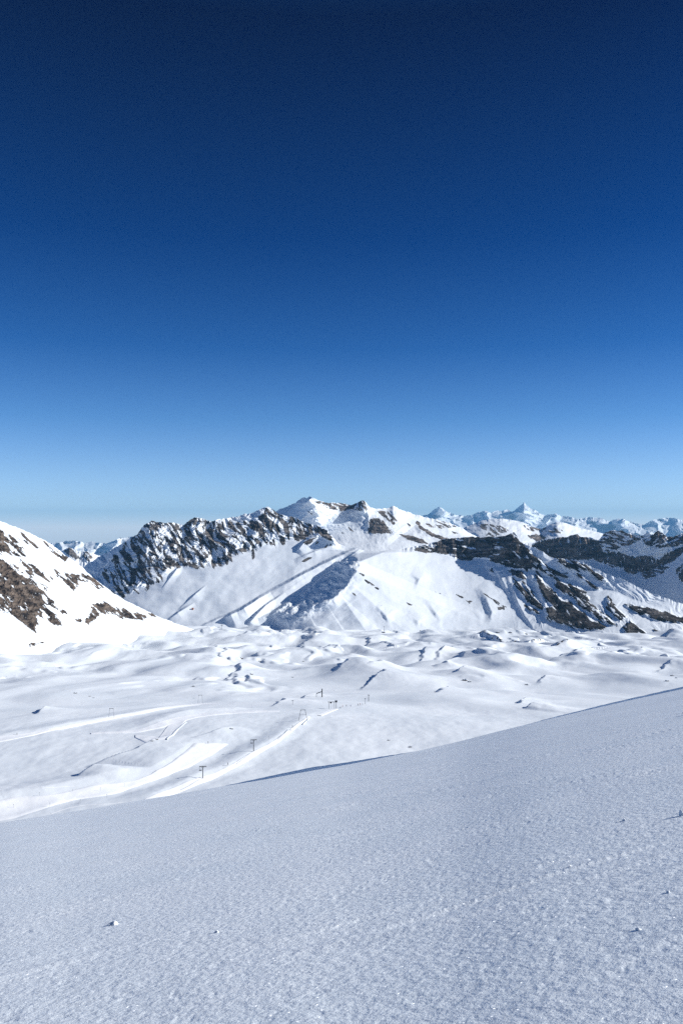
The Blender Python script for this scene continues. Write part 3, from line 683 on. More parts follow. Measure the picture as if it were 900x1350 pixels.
for pts, lw, rw in VALLEY_SCARPS:
    w = to_world(pts)
    A = np.array(w); m = max(lw, rw) * 1.8
    s = (XX > A[:, 0].min() - m) & (XX < A[:, 0].max() + m) & (YY > A[:, 1].min() - m) & (YY < A[:, 1].max() + m)
    d, a = polyline_field(XX[s], -YY[s], [(p[0], -p[1], p[2]) for p in w])
    d = d + (.45 if lw > 9 else .12) * lw * fbm(XX[s] / (2.2 * lw), YY[s] / (3 * lw), 3, 230)
    k = np.where(d >= 0, np.clip(1 - d / (rw * 1.7), 0, 1) ** 2, sstep(-lw * .62, 0, d))
    ZZ[s] += .72 * a * k
    RK[s] = np.maximum(RK[s], np.where((np.abs(d + lw * .25) < lw * .3) & (a > 12), -.16 + .55 * fbm(XX[s] / 9, YY[s] / 22, 3, 231), -1))
# small outcrops that break through the snow
oc = perlin(XX / 7, YY / 16, 240); ocm = perlin(XX / 150, YY / 220, 241)
RK = np.where((oc > .80) & (ocm > .2) & (YY > 1000), np.maximum(RK, .06), RK)
VP = np.stack([XX, YY, ZZ], -1)
valley = tag(grid_mesh('terrain', VP, M_VALLEY, {'rock': RK}), 'wide undulating snowfield of low hummocks below the mountains', 'snowfield', kind='structure')

def on_valley(u, v):
    j = int(round((u - VU[0]) / .75)); j = max(0, min(len(VU) - 1, j))
    T = ZZ[:, j] / VD; _, t = ray(u, v)
    idx = np.nonzero(T > float(t))[0]
    i = int(idx[0]) if len(idx) else len(VD) - 1
    if i > 0:
        f = (float(t) - T[i - 1]) / max(1e-9, T[i] - T[i - 1]); f = min(1, max(0, f))
        D = VD[i - 1] * (1 - f) + VD[i] * f; z = ZZ[i - 1, j] * (1 - f) + ZZ[i, j] * f
    else: D, z = VD[0], ZZ[0, j]
    return Vector(((u - 450) / F * D, D, z))
def ground_z(x, y):
    u = x / y * F + 450
    j = (u - VU[0]) / .75; j0 = np.clip(np.floor(j).astype(int), 0, len(VU) - 2); fj = j - j0
    i0 = np.clip(np.searchsorted(VD, y) - 1, 0, len(VD) - 2); fi = (y - VD[i0]) / (VD[i0 + 1] - VD[i0])
    return (ZZ[i0, j0] * (1 - fi) + ZZ[i0 + 1, j0] * fi) * (1 - fj) + (ZZ[i0, j0 + 1] * (1 - fi) + ZZ[i0 + 1, j0 + 1] * fi) * fj

# ------------------------------------------------------------------ groomed pistes and tracks
def band(name, upper, lower, mat, label, lift=.35, bank=0.0, n=220, m=16):
    """a strip of groomed snow between two edge lines given on the snowfield"""
    def resample(p):
        w = np.array([tuple(on_valley(u, v)) for u, v in p])[:, :2]
        s = np.r_[0, np.cumsum(np.hypot(*np.diff(w, axis=0).T))]; q = np.linspace(0, s[-1], n)
        o = np.stack([np.interp(q, s, w[:, 0]), np.interp(q, s, w[:, 1])], -1)
        k = np.hanning(17); k /= k.sum(); pad = np.pad(o, ((8, 8), (0, 0)), mode='reflect', reflect_type='odd')
        return np.stack([np.convolve(pad[:, i], k, 'valid') for i in (0, 1)], -1)
    a, b = resample(upper), resample(lower)
    f = np.linspace(0, 1, m)[:, None, None]
    W = a[None] * (1 - f) + b[None] * f
    z = ground_z(W[..., 0], W[..., 1])
    e = np.sin(np.pi * f[..., 0])
    zz = z + lift * (0.15 + .85 * np.minimum(1, 3 * e)) + bank * (1 - f[..., 0]) * np.minimum(1, f[..., 0] * 9)
    zz[0] = z[0] - .05; zz[-1] = z[-1] - .05
    o = grid_mesh(name, np.concatenate([W, zz[..., None]], -1), mat)
    return tag(o, label, name.replace('_', ' '), kind='structure')

band('ski_piste', [(-40, 1062), (0, 1055), (25, 1049), (55, 1049), (75, 1047), (100, 1041), (130, 1034), (160, 1032), (178, 1030), (198, 1022), (215, 1012), (230, 1002), (243, 992), (256, 980)],
     [(-40, 1090), (0, 1083), (20, 1080), (50, 1070), (80, 1060), (105, 1054), (130, 1051), (150, 1048), (175, 1039), (195, 1032), (220, 1024), (250, 1012), (280, 996), (302, 981)],
     M_PISTE, 'wide groomed piste sweeping up from the left edge past the rock scarp', bank=.3)
band('ski_piste', [(-20, 972), (0, 970), (25, 968), (60, 962), (95, 956), (120, 950), (150, 944), (180, 939), (210, 933), (240, 929), (265, 927), (290, 928)],
     [(-20, 982), (0, 979), (25, 974), (60, 966), (95, 959.5), (120, 954), (150, 948), (180, 942.5), (210, 936.5), (240, 932), (265, 929), (290, 929.5)],
     M_PISTE, 'narrow upper groomed track running under the two lattice trestles at left')
band('ski_piste', [(122, 966.5), (155, 965), (180, 963), (200, 956), (225, 947), (250, 942), (275, 940), (310, 938), (340, 937), (368, 937)],
     [(122, 968), (155, 967), (185, 966), (215, 960), (245, 951), (262, 946), (285, 943), (310, 941), (340, 939.3), (368, 938.5)],
     M_PISTE, 'white piste curving along the crest of the shaded swell in mid valley', bank=.2)
band('ski_piste', [(228, 951), (238, 947), (252, 945)], [(202, 976), (222, 975), (245, 951)], M_PISTE, 'short steep groomed ramp dropping from the curved piste to the scarp', n=80)
band('ski_piste', [(180, 969), (200, 970), (210, 972)], [(180, 973), (200, 976), (207, 976)], M_PISTE, 'small bright groomed patch left of the steep ramp', n=50)
band('ski_piste', [(160, 1070), (185, 1058), (215, 1044), (235, 1036), (262, 1025), (285, 1019), (305, 1009), (325, 996), (335, 990), (352, 983), (368, 972), (385, 960), (398, 951), (407, 945)],
     [(165, 1076), (190, 1064), (228, 1048), (250, 1040), (272, 1031), (296, 1020), (315, 1010), (335, 998), (348, 990), (366, 980), (380, 968), (393, 957), (402, 950), (409, 945.5)],
     M_PISTE, 'narrow drag lift track climbing past the T shaped pylons', bank=.2)
band('ski_piste', [(418, 943), (430, 937), (440, 934)], [(424, 944), (436, 939), (446, 935)], M_PISTE, 'short groomed apron in front of the lift station', n=50)
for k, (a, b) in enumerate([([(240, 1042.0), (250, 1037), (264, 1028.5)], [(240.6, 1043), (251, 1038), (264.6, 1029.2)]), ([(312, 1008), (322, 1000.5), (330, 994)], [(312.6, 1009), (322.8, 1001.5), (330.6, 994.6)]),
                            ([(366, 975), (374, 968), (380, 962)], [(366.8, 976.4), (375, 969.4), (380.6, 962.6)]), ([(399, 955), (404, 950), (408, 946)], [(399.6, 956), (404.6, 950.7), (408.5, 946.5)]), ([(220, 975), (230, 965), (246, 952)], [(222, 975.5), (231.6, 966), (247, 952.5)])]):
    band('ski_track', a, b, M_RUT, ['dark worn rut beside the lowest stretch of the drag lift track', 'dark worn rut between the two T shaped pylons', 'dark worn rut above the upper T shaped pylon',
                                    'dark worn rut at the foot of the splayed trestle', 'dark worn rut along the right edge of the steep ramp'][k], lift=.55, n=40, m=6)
band('ski_piste', [(-10, 1038), (20, 1037), (60, 1038), (100, 1036)], [(-10, 1038.8), (20, 1037.7), (60, 1038.7), (100, 1036.5)], M_PISTE, 'thin pale ski line above the wide piste at the left edge', n=60, m=5, lift=.06)
band('ski_piste', [(70, 1072), (90, 1065), (110, 1061), (140, 1060), (165, 1057)], [(71, 1073.2), (91, 1066), (111, 1062), (140, 1060.8), (165, 1057.6)], M_PISTE, 'faint pale ski line below the wide piste', n=60, m=5, lift=.06)

# ------------------------------------------------------------------ foreground slope
CRESTV = [(-900, 1240), (-400, 1164), (0, 1085), (100, 1070), (200, 1053), (290, 1037), (400, 1018), (460, 1008), (530, 994), (600, 979), (700, 953), (800, 930), (900, 908), (1000, 886), (1300, 822), (1800, 760)]
CREST_D = [(-900, 60), (0, 95), (450, 140), (900, 190), (1800, 240)]
PA, PB = 0.190, -0.262
CREST_FIX = [(-900, 0), (1800, 0)]
def fg_z(x, y, detail=True):
    r = np.hypot(x, y); ys = np.maximum(y, 1e-3)
    up = np.clip(x / ys, -1.2, 1.2); u = up * F + 450
    Dc = lin(CREST_D, u, 60)
    _, tc = ray(u, lin(CRESTV, u, 30))
    g = tc + 1.6 / Dc - lin(CREST_FIX, u, 30)
    front = sstep(.55, .25, np.abs(np.arctan2(x, y)) / 1.5708 - .12)
    zc = g * y - 1.6; zp = PA * x + PB * y - 1.6
    z = zp * (1 - front) + zc * front
    q = np.clip(np.where(y > 0, y, 0) - Dc, 0, None)
    k, q1 = .0035, 70
    z = z - np.where(q < q1, .5 * k * q * q, .5 * k * q1 * q1 + k * q1 * (q - q1)) * np.where(y > 0, 1, 0)
    if detail:
        # sastrugi and soft waves; finer ones only where the grid is fine enough to carry them
        c, s = math.cos(.30), math.sin(.30)
        a = x * c + y * s; b = -x * s + y * c
        w1 = perlin(a / 14, b / 6, 300); w2 = fbm(a / 3.2, b / 1.1, 2, 302); w3 = fbm(a / .8, b / .34, 3, 305)
        near = 1 - sstep(25, 70, r)
        z = z + .040 * w1 * (1 - sstep(60, 130, r) * .6) + .006 * w2 * (1 - sstep(30, 120, r) * .5) + .0014 * w3 * near
        st = np.clip(1 - np.abs(perlin(a / 5.0, b / .55, 311)) * 5, 0, 1) * np.clip(perlin(a / 3, b / 2, 313) + .1, 0, 1)
        z = z + .036 * st * (1 - sstep(40, 90, r))
        z = z + .10 * fbm(x / 22, y / 26, 2, 319) * sstep(45, 100, r) * (1 - sstep(240, 330, r))
        # crusty pits low in the frame and at the right
        z = z - .022 * np.clip(fbm(a / .42, b / .17, 4, 315, .6) - .42, 0, 1) * near * np.clip(.4 + 1.2 * perlin(x / 1.8, y / 1.8, 317), 0, 1)
    return z
def crest_fit():                                                  # settle the brow on the rows of CRESTV
    us = np.arange(-300, 1301, 50.0); ys = np.geomspace(20, 420, 900); fix = []
    for u_ in us:
        x_, tc = ray(u_, lin(CRESTV, np.array([u_]), 30)[0])
        fix.append((u_, float((fg_z(x_ * ys, ys, False) / ys).max() - tc)))
    return fix
CREST_FIX = crest_fit()
tr = np.radians(np.concatenate([np.linspace(-32, 32, 1150), np.linspace(32.6, 327.4, 130)]))
rr = np.concatenate([[.4, 1.0, 1.8, 2.6], np.geomspace(3.2, 620, 780)])
RT, TT = np.meshgrid(rr, tr, indexing='ij')
fx, fy = RT * np.sin(TT), RT * np.cos(TT)
fg = tag(grid_mesh('snow_slope', np.stack([fx, fy, fg_z(fx, fy)], -1), M_FG, wrap=True), 'smooth granular snow slope filling the foreground and falling to the left', 'snow slope', kind='structure')

def bank_ridge(pts, label, wid=5.0):
    """a low wind-cut snow bank just over the brow, its steep side to the left"""
    p = np.array(pts, float); u = np.linspace(p[0, 0], p[-1, 0], 260)
    D = np.interp(u, p[:, 0], p[:, 1]); th = np.interp(u, p[:, 0], p[:, 2]); vc = lin(CRESTV, u, 20)
    _, t1 = ray(u, vc - th + .3 * fbm(u / 14, u * 0, 3, 330)); _, t0 = ray(u, vc + 7)
    rows = []
    x = (u - 450) / F
    for f in np.linspace(0, 1, 14):
        d = D + wid * f; rows.append(np.stack([x * d, d, d * (t0 * (1 - f) + t1 * f)], -1))
    for k in (.3, 1, 2, 4, 8, 16, 30):
        d = D + wid + k * 3; rows.append(np.stack([x * d, d, (D + wid) * t1 - k * 3 * (.28 + .012 * k)], -1))
    o = grid_mesh('snow_bank', np.array(rows), M_FG)
    return tag(o, label, 'snow bank', kind='structure')
bank_ridge([(284, 400, -1), (320, 372, .8), (370, 335, 3.0), (410, 306, 4.6), (450, 275, 3.6), (500, 240, 2.2), (560, 205, -1)], 'thin shaded snow bank along the middle of the foreground brow')
bank_ridge([(670, 430, -1), (720, 395, .8), (790, 345, 2.4), (850, 305, 3.0), (900, 280, 3.2), (1000, 240, 3.4), (1080, 215, -1)], 'thin shaded snow bank along the right end of the foreground brow')

def on_slope(u, v):
    x, t = ray(u, v); ys = np.geomspace(2, 260, 6000)
    f = fg_z(x * ys, ys, False) - t * ys
    i = int(np.argmax(f > 0)) if (f > 0).any() else 3000
    y = float(ys[i]); X = float(x * y)
    return Vector((X, y, float(fg_z(np.array([X]), np.array([y]))[0])))

def lump(name, size, seed, mat, flat=.7):
    rs = np.random.RandomState(seed)
    bm = bmesh.new(); bmesh.ops.create_icosphere(bm, subdivisions=4, radius=1.0)
    off = rs.rand(2) * 50
    for v in bm.verts:
        c = v.co
        k = 1 + .6 * float(perlin(np.array([c.x * 1.3 + off[0] + c.z]), np.array([c.y * 1.3 + off[1]]), 5)[0]) + .3 * float(perlin(np.array([c.x * 3.5 + off[1]]), np.array([c.y * 3.5 + c.z * 3 + off[0]]), 6)[0])
        v.co = Vector((c.x * k * size[0], c.y * k * size[1], (c.z * k + .02) * size[2] * (flat if c.z < 0 else 1)))
    return bm
CLODS = [(150, 1220, 13, 6.5, 'largest snow clod, lying alone at the lower left of the foreground'), (286, 1231, 7, 4, 'small snow clod to the right of the largest clod'),
         (822, 1084, 5, 4, 'tiny snow clod beside a short shadow near the right edge'), (752, 1145, 9, 3, 'flat snow clod highest up the slope of the three at lower right'),
         (880, 1179, 6, 4, 'snow clod close to the right edge below the crusty patch'), (841, 1229, 9, 4, 'lowest snow clod at the lower right of the foreground'),
         (898, 1077, 9, 11, 'upright snow lump at the right edge casting a long shadow'), (905, 942, 11, 6, 'far snow lump near the brow at the right edge casting a thin shadow'), (908, 926, 8, 4, 'small far snow lump just under the brow at the right edge')]
for i, (u, v, w, h, lab) in enumerate(CLODS):
    p = on_slope(u, v); s = p.y / F
    o = bm_obj('snow_clod', lump('snow_clod', (w * s * .42, w * s * .34, h * s * .62), 40 + i, M_CLOD), M_CLOD, None, p, True)
    o.rotation_euler = (0, 0, i * 1.3); tag(o, lab, 'snow clod', 'snow clods on the foreground slope')

# ------------------------------------------------------------------ boulders in the snowfield
BOULDERS = [(101, 914, 4.0, 'v', 'dark boulder on the low rise left of the upper track'), (120, 918, 2.4, 'v', 'small stone right of the dark boulder on the low rise'), (125, 920, 2.0, 'v', 'smallest stone at the right end of the low rise'),
            (256, 905, 4.0, 'v', 'dark boulder just above the second lattice trestle'), (386, 893, 2.6, 'v', 'lone stone on the bright snow above the lift mast'), (343, 872, 3.5, 'v', 'stone beside a scarp in the middle of the snowfield'),
            (400, 872, 2.4, 'v', 'tiny stone below the far pylon row, left of centre'), (319, 868, 4, 'v', 'boulder topping the dark stepped scarp'), (332, 889, 4, 'v', 'boulder at the foot of the dark stepped scarp'),
            (505, 834, 4, 'v', 'dark boulder at the base of the far pylon in mid frame'), (612, 897, 6, 'v', 'long boulder on the scarp right of centre'), (618, 899, 4, 'v', 'smaller boulder just right of the long boulder'),
            (693, 903, 4, 'v', 'boulder alone in the smooth snow above the brow'), (877, 898, 4.5, 'v', 'left boulder of the cluster near the right edge'), (884, 891, 4, 'v', 'upper boulder of the cluster near the right edge'), (889, 894, 3, 'v', 'right boulder of the cluster near the right edge'),
            (655, 834, 4.5, 'v', 'dark boulder at the foot of the sunlit cone, left one'), (672, 834, 4, 'v', 'dark boulder at the foot of the sunlit cone, middle one'), (692, 836, 3.5, 'v', 'dark boulder at the foot of the sunlit cone, right one'),
            (512, 976, 3, 'v', 'dark stone at the edge of the snow just over the brow'), (540, 985, 4, 'v', 'dark rock poking out above the middle of the brow'), (202, 977, 3, 'v', 'brown stone at the top of the scarp below the steep ramp'), (208, 975, 4, 'v', 'brown rock at the foot of the steep ramp'), (306, 961, 4, 'v', 'stone on the pale snow above the skier on the piste')]
for i, (u, v, w, k, lab) in enumerate(BOULDERS):
    p = on_valley(u, v); s = p.y / F * w
    bm = lump('boulder', (s * .5, s * .5, s * .30), 90 + i, M_BOULDER)
    o = bm_obj('boulder', bm, M_BOULDER, None, p, False)
    at = o.data.attributes.new('rock', 'FLOAT', 'POINT')
    at.data.foreach_set('value', np.array([.6 if q.co.z < s * .19 else -.4 for q in o.data.vertices], np.float32))
    o.rotation_euler = (0, 0, i * .9); tag(o, lab, 'boulder', 'boulders poking through the valley snow')

# ------------------------------------------------------------------ lift gear
def facing(p, q):
    d = q - p; return math.atan2(d.y, d.x)
def sheave(parent, loc, w=.9):
    bm = bmesh.new(); add_box(bm, (0, 0, .10), (w * 1.5, .16, .16), bevel=.03)
    for s in (-.55, -.18, .18, .55):
        add_bar(bm, (s * w, -.07, -.08), (s * w, .07, -.08), .17, seg=14)
    return bm_obj('sheave_assembly', bm, M_RUBBER, parent, loc)
def t_pylon(p, h, rz, label, group):
    r = empty('lift_pylon', p, rz); tag(r, label, 'lift pylon', group)
    bm = bmesh.new(); add_bar(bm, (0, 0, -1.5), (0, 0, h), .34, .24, 14); bm_obj('mast', bm, M_STEEL, r)
    bm = bmesh.new(); add_box(bm, (0, 0, -.2), (1.1, 1.1, .5), bevel=.06); bm_obj('footing', bm, M_GREY, r)
    bm = bmesh.new(); add_box(bm, (0, 0, h + .1), (4.4, .34, .36), bevel=.04)
    add_bar(bm, (0, 0, h - 1.1), (1.2, 0, h), .07); add_bar(bm, (0, 0, h - 1.1), (-1.2, 0, h), .07); bm_obj('crossarm', bm, M_DARK, r)
    for s in (-1.95, 1.95):
        q = sheave(r, (s, 0, h - .32)); q.rotation_euler = (0, 0, math.pi / 2)
    bm = bmesh.new(); add_box(bm, (-1.5, 0, h - 2.15), (1.5, .3, .5), bevel=.05); add_box(bm, (-.6, 0, h - 2.1), (1.0, .16, .16)); add_box(bm, (-2.0, 0, h - 1.4), (.12, .14, 1.4)); bm_obj('guide_box', bm, M_DARK, r)
    bm = bmesh.new()
    for s in (-.22, .22): add_bar(bm, (s, .36, .3), (s, .30, h - .3), .03, seg=6)
    for k in range(int(h / .45)): add_bar(bm, (-.22, .34, .5 + k * .45), (.22, .34, .5 + k * .45), .02, seg=6)
    bm_obj('ladder', bm, M_STEEL, r)
    return r
def trestle(p, h, top, bot, rz, label, group, mat=None, th=.16):
    mat = mat or M_GREY
    r = empty('lift_trestle', p, rz); tag(r, label, 'lift pylon', group)
    for s in (-1, 1):
        bm = bmesh.new(); add_bar(bm, (s * bot / 2, 0, -1.2), (s * top / 2, 0, h), th, th * .8, 10); bm_obj('leg', bm, mat, r)
    bm = bmesh.new(); add_box(bm, (0, 0, h), (top + 1.0, .3, .3), bevel=.04); bm_obj('crossbeam', bm, M_DARK, r)
    bm = bmesh.new(); k = .55; w = bot + (top - bot) * k
    add_bar(bm, (-w / 2, 0, h * k), (w / 2, 0, h * k), th * .5, seg=8); bm_obj('tie_bar', bm, mat, r)
    for s in (-1, 1):
        q = sheave(r, (s * top * .5, 0, h - .45)); q.rotation_euler = (0, 0, math.pi / 2)
    return r
G = 'pylons of the ski lifts'
pA, pB = on_valley(268.5, 1027), on_valley(335, 991)
t_pylon(pA, 16.2 * pA.y / F, .15, 'nearest T shaped lift pylon, standing lowest beside the drag lift track', G)
t_pylon(pB, 15.4 * pB.y / F, .12, 'second T shaped lift pylon, higher up the drag lift track', G)
p = on_valley(399.5, 950.5); s = p.y / F
trestle(p, 14.5 * s, 5.6 * s, 12.5 * s, .1, 'splayed two legged lift trestle at the upper end of the drag lift track', G, M_DARK, .17)
p = on_valley(148.5, 946.5); s = p.y / F
trestle(p, 12.5 * s, 4.2 * s, 7.4 * s, .1, 'pale lattice trestle on the upper track, the one further left', G, M_GREY, .13)
p = on_valley(265, 928); s = p.y / F
trestle(p, 11.5 * s, 4.0 * s, 7.0 * s, .1, 'pale lattice trestle on the upper track, just under the dark boulder', G, M_GREY, .13)

# lift terminal mast
p = on_valley(424.5, 919); s = p.y / F
r = empty('lift_terminal', p); tag(r, 'tall dark lift mast with a sloping arm beside the lift station', 'lift terminal')
bm = bmesh.new(); add_box(bm, (0, 0, 5.2 * s), (1.25 * s, 1.1 * s, 11.4 * s), bevel=.12); bm_obj('mast', bm, M_DARK, r)
bm = bmesh.new(); add_box(bm, (-3.9 * s, 0, 5.9 * s), (7.4 * s, .7 * s, .9 * s), Matrix.Rotation(-.36, 4, 'Y'), .08); bm_obj('arm', bm, M_DARK, r)
bm = bmesh.new(); add_bar(bm, (-7.4 * s, 0, -1), (-7.4 * s, 0, 4.6 * s), .28 * s, seg=10); bm_obj('post', bm, M_STEEL, r)
bm = bmesh.new(); add_box(bm, (0, 0, -.2), (2.2 * s, 2 * s, .6 * s), bevel=.1); bm_obj('footing', bm, M_GREY, r)

# drag lift portal with control cabin
p = on_valley(437, 934.5); s = p.y / F
r = empty('lift_portal', p); tag(r, 'low lift portal with a dark control cabin at the end of the groomed apron', 'lift station')
for x0 in (-3.5, 3.5):
    bm = bmesh.new(); add_bar(bm, (x0 * s, 0, -1), (x0 * s, 0, 9 * s), .22 * s, seg=10); bm_obj('post', bm, M_STEEL, r)
bm = bmesh.new(); add_box(bm, (0, 0, 9 * s), (10 * s, .45 * s, .6 * s), bevel=.05); bm_obj('beam', bm, M_DARK, r)
c = bm_obj('cabin', (lambda b: (add_box(b, (6 * s, 0, 9.6 * s), (3.0 * s, 2.4 * s, 1.9 * s), bevel=.12), b)[1])(bmesh.new()), M_DARK, r)
bm = bmesh.new(); add_box(bm, (6 * s, 0, 10.75 * s), (3.4 * s, 2.8 * s, .35 * s), bevel=.05); bm_obj('roof', bm, M_GREY, c)
bm = bmesh.new(); add_bar(bm, (6 * s, 0, -1), (6 * s, 0, 8.8 * s), .3 * s, seg=10); bm_obj('post', bm, M_STEEL, r)
bm = bmesh.new(); add_bar(bm, (-1.0 * s, -.5 * s, 8.2 * s), (-1.0 * s, .5 * s, 8.2 * s), 1.1 * s, seg=20); bm_obj('bullwheel', bm, M_RUBBER, r)

def slim_pylon(u, v, hpx, label, key='v', th=.8, arm=3.2, mat=None):
    p = on_valley(u, v); s = p.y / F
    r = empty('lift_pylon', p); tag(r, label, 'lift pylon', G)
    bm = bmesh.new(); add_bar(bm, (0, 0, -2), (0, 0, hpx * s), th * .5 * s, th * .36 * s, 10); bm_obj('mast', bm, mat or M_GREY, r)
    bm = bmesh.new(); add_box(bm, (0, 0, hpx * s), (arm * s, .35 * s, .4 * s), bevel=.03); bm_obj('crossarm', bm, mat or M_DARK, r)
    for q in (-.42, .42):
        bm = bmesh.new(); add_box(bm, (q * arm * s, 0, (hpx - .5) * s), (.5 * s, .9 * s, .35 * s), bevel=.03); bm_obj('sheave_assembly', bm, M_RUBBER, r)
    return r
slim_pylon(485.5, 924.5, 8.2, 'thin T topped pylon at the right end of the lift station', th=.9, arm=2.6, mat=M_DARK)
slim_pylon(481, 928, 7, 'thin grey pylon just left of the T topped one at the lift station', th=.6, arm=1.6)
slim_pylon(386, 929.5, 6, 'small lone lift post left of the dark lift mast', th=.6, arm=2)
for u, v, h, lab in [(293, 830, 6, 'far lift pylon nearest the left mountain in the distant row'), (320, 824, 6.5, 'far lift pylon second from the left in the distant row'), (352, 821, 6, 'far lift pylon third from the left, under the shaded drifts'),
                     (385, 816, 6, 'far lift pylon under the dark shaded ribs of the spur'), (414.5, 815, 8.5, 'darkest far lift pylon at the foot of the spur'), (457.5, 829, 7, 'far lift pylon just right of the spur foot'),
                     (506, 833, 7, 'far lift pylon standing over a dark boulder'), (553.5, 838, 7, 'rightmost far lift pylon below the sunlit slope')]:
    slim_pylon(u, v, h, lab, th=.55, arm=1.6, mat=M_DARK if u == 414.5 else M_GREY)

# small orange hut on the massif
p = on_sheet('centre', 254, 803.5); s = p.y / F
r = empty('mountain_hut', p); tag(r, 'tiny orange hut alone on the snow slope left of the shaded drifts', 'hut')
bm = bmesh.new(); add_box(bm, (0, 0, .4 * s), (2.0 * s, 1.8 * s, 2.0 * s), bevel=.2); w = bm_obj('wall', bm, M_ORANGE, r)
bm = bmesh.new(); add_box(bm, (0, -.93 * s, .3 * s), (.6 * s, .08 * s, 1.1 * s)); bm_obj('door', bm, M_DARK, w)
bm = bmesh.new()
vs = [bm.verts.new(q) for q in ((-1.3 * s, -1.2 * s, 1.4 * s), (1.3 * s, -1.2 * s, 1.4 * s), (1.3 * s, 1.2 * s, 1.4 * s), (-1.3 * s, 1.2 * s, 1.4 * s), (-1.3 * s, 0, 2.3 * s), (1.3 * s, 0, 2.3 * s))]
for f in ((0, 1, 5, 4), (2, 3, 4, 5), (1, 2, 5), (3, 0, 4), (3, 2, 1, 0)): bm.faces.new([vs[i] for i in f])
bm_obj('roof', bm, M_ORANGE, r)

# ------------------------------------------------------------------ skiers
def body_mesh(seed):
    J = {'pel': (0, 0, .92), 'bel': (.02, 0, 1.08), 'che': (.10, 0, 1.34), 'nek': (.15, 0, 1.50), 'hed': (.18, 0, 1.62), 'top': (.19, 0, 1.76)}
    E = [('pel', 'bel'), ('bel', 'che'), ('che', 'nek'), ('nek', 'hed'), ('hed', 'top')]; R = {'pel': .17, 'bel': .16, 'che': .18, 'nek': .075, 'hed': .12, 'top': .085}
    for s, n in ((1, 'l'), (-1, 'r')):
        J.update({'hip' + n: (0, .10 * s, .86), 'kne' + n: (.14, .13 * s, .50), 'ank' + n: (.0, .14 * s, .12), 'toe' + n: (.18, .14 * s, .06),
                  'sho' + n: (.10, .21 * s, 1.42), 'elb' + n: (.10, .34 * s, 1.16), 'wri' + n: (.34, .33 * s, 1.06), 'han' + n: (.43, .31 * s, 1.06)})
        E += [('pel', 'hip' + n), ('hip' + n, 'kne' + n), ('kne' + n, 'ank' + n), ('ank' + n, 'toe' + n), ('che', 'sho' + n), ('sho' + n, 'elb' + n), ('elb' + n, 'wri' + n), ('wri' + n, 'han' + n)]
        R.update({'hip' + n: .125, 'kne' + n: .095, 'ank' + n: .085, 'toe' + n: .07, 'sho' + n: .10, 'elb' + n: .07, 'wri' + n: .055, 'han' + n: .05})
    keys = list(J); me = bpy.data.meshes.new('person')
    me.from_pydata([J[k] for k in keys], [(keys.index(a), keys.index(b)) for a, b in E], [])
    o = bpy.data.objects.new('person_skin', me); COL.objects.link(o)
    md = o.modifiers.new('skin', 'SKIN'); o.modifiers.new('sub', 'SUBSURF').levels = 1
    for i, k in enumerate(keys):
        me.skin_vertices[0].data[i].radius = (R[k], R[k]); me.skin_vertices[0].data[i].use_root = (k == 'pel')
    dg = bpy.context.evaluated_depsgraph_get(); ev = bpy.data.meshes.new_from_object(o.evaluated_get(dg))
    bpy.data.objects.remove(o); bpy.data.meshes.remove(me)
    for q in ev.polygons: q.use_smooth = True
    return ev
BODY = body_mesh(1)
def make_person(p, rz, mat, label, group, sc=1.0):
    me = BODY.copy(); me.materials.clear(); me.materials.append(mat)
    o = bpy.data.objects.new('person', me); COL.objects.link(o); o.location = p; o.rotation_euler = (0, 0, rz); o.scale = (sc,) * 3
    tag(o, label, 'person', group)
    for s in (-1, 1):
        bm = bmesh.new(); add_box(bm, (.1, .14 * s, .015), (1.55, .085, .02)); add_box(bm, (.95, .14 * s, .05), (.2, .08, .018), Matrix.Rotation(-.35, 4, 'Y')); bm_obj('ski', bm, M_RUBBER, o)
        bm = bmesh.new(); add_bar(bm, (.44, .31 * s, 1.10), (.14, .42 * s, .02), .012, seg=6); add_bar(bm, (.16, .41 * s, .09), (.155, .41 * s, .10), .05, seg=8); bm_obj('ski_pole', bm, M_STEEL, o)
    return o
PEOPLE = [(301, 1009.5, .5, 0, 'skier in dark clothes riding the drag lift track between the T shaped pylons'), (385.5, 959.5, .6, 0, 'skier in dark clothes on the drag lift track below the splayed trestle'), (275.5, 981, 3.6, 0, 'skier in dark clothes at the top of the wide piste below the scarp shadow'),
          (25, 969.5, 3.4, 0, 'skier in dark clothes alone on the upper track at the left edge'), (383, 965, .6, 2, 'skier close behind another on the drag lift track'), (448.5, 934.5, 1, 0, 'leftmost skier of those waiting at the lift station'), (451.5, 932.8, 2, 1, 'skier in red at the lift station, second from its left'),
          (456.5, 932, 4, 0, 'third skier from the left at the lift station'), (462, 932, 5, 2, 'skier in blue in the middle of the lift station group'), (471.5, 930.5, 1, 0, 'skier left of the thin grey pylon at the lift station'), (474.5, 930, 2, 1, 'skier in red nearest the thin grey pylon'), (477.5, 930, 3, 0, 'rightmost skier at the lift station')]
for u, v, rz, mi, lab in PEOPLE:
    make_person(on_valley(u, v) + Vector((0, 0, .45)), rz, M_CLOTH[mi], lab, 'skiers around the drag lift')

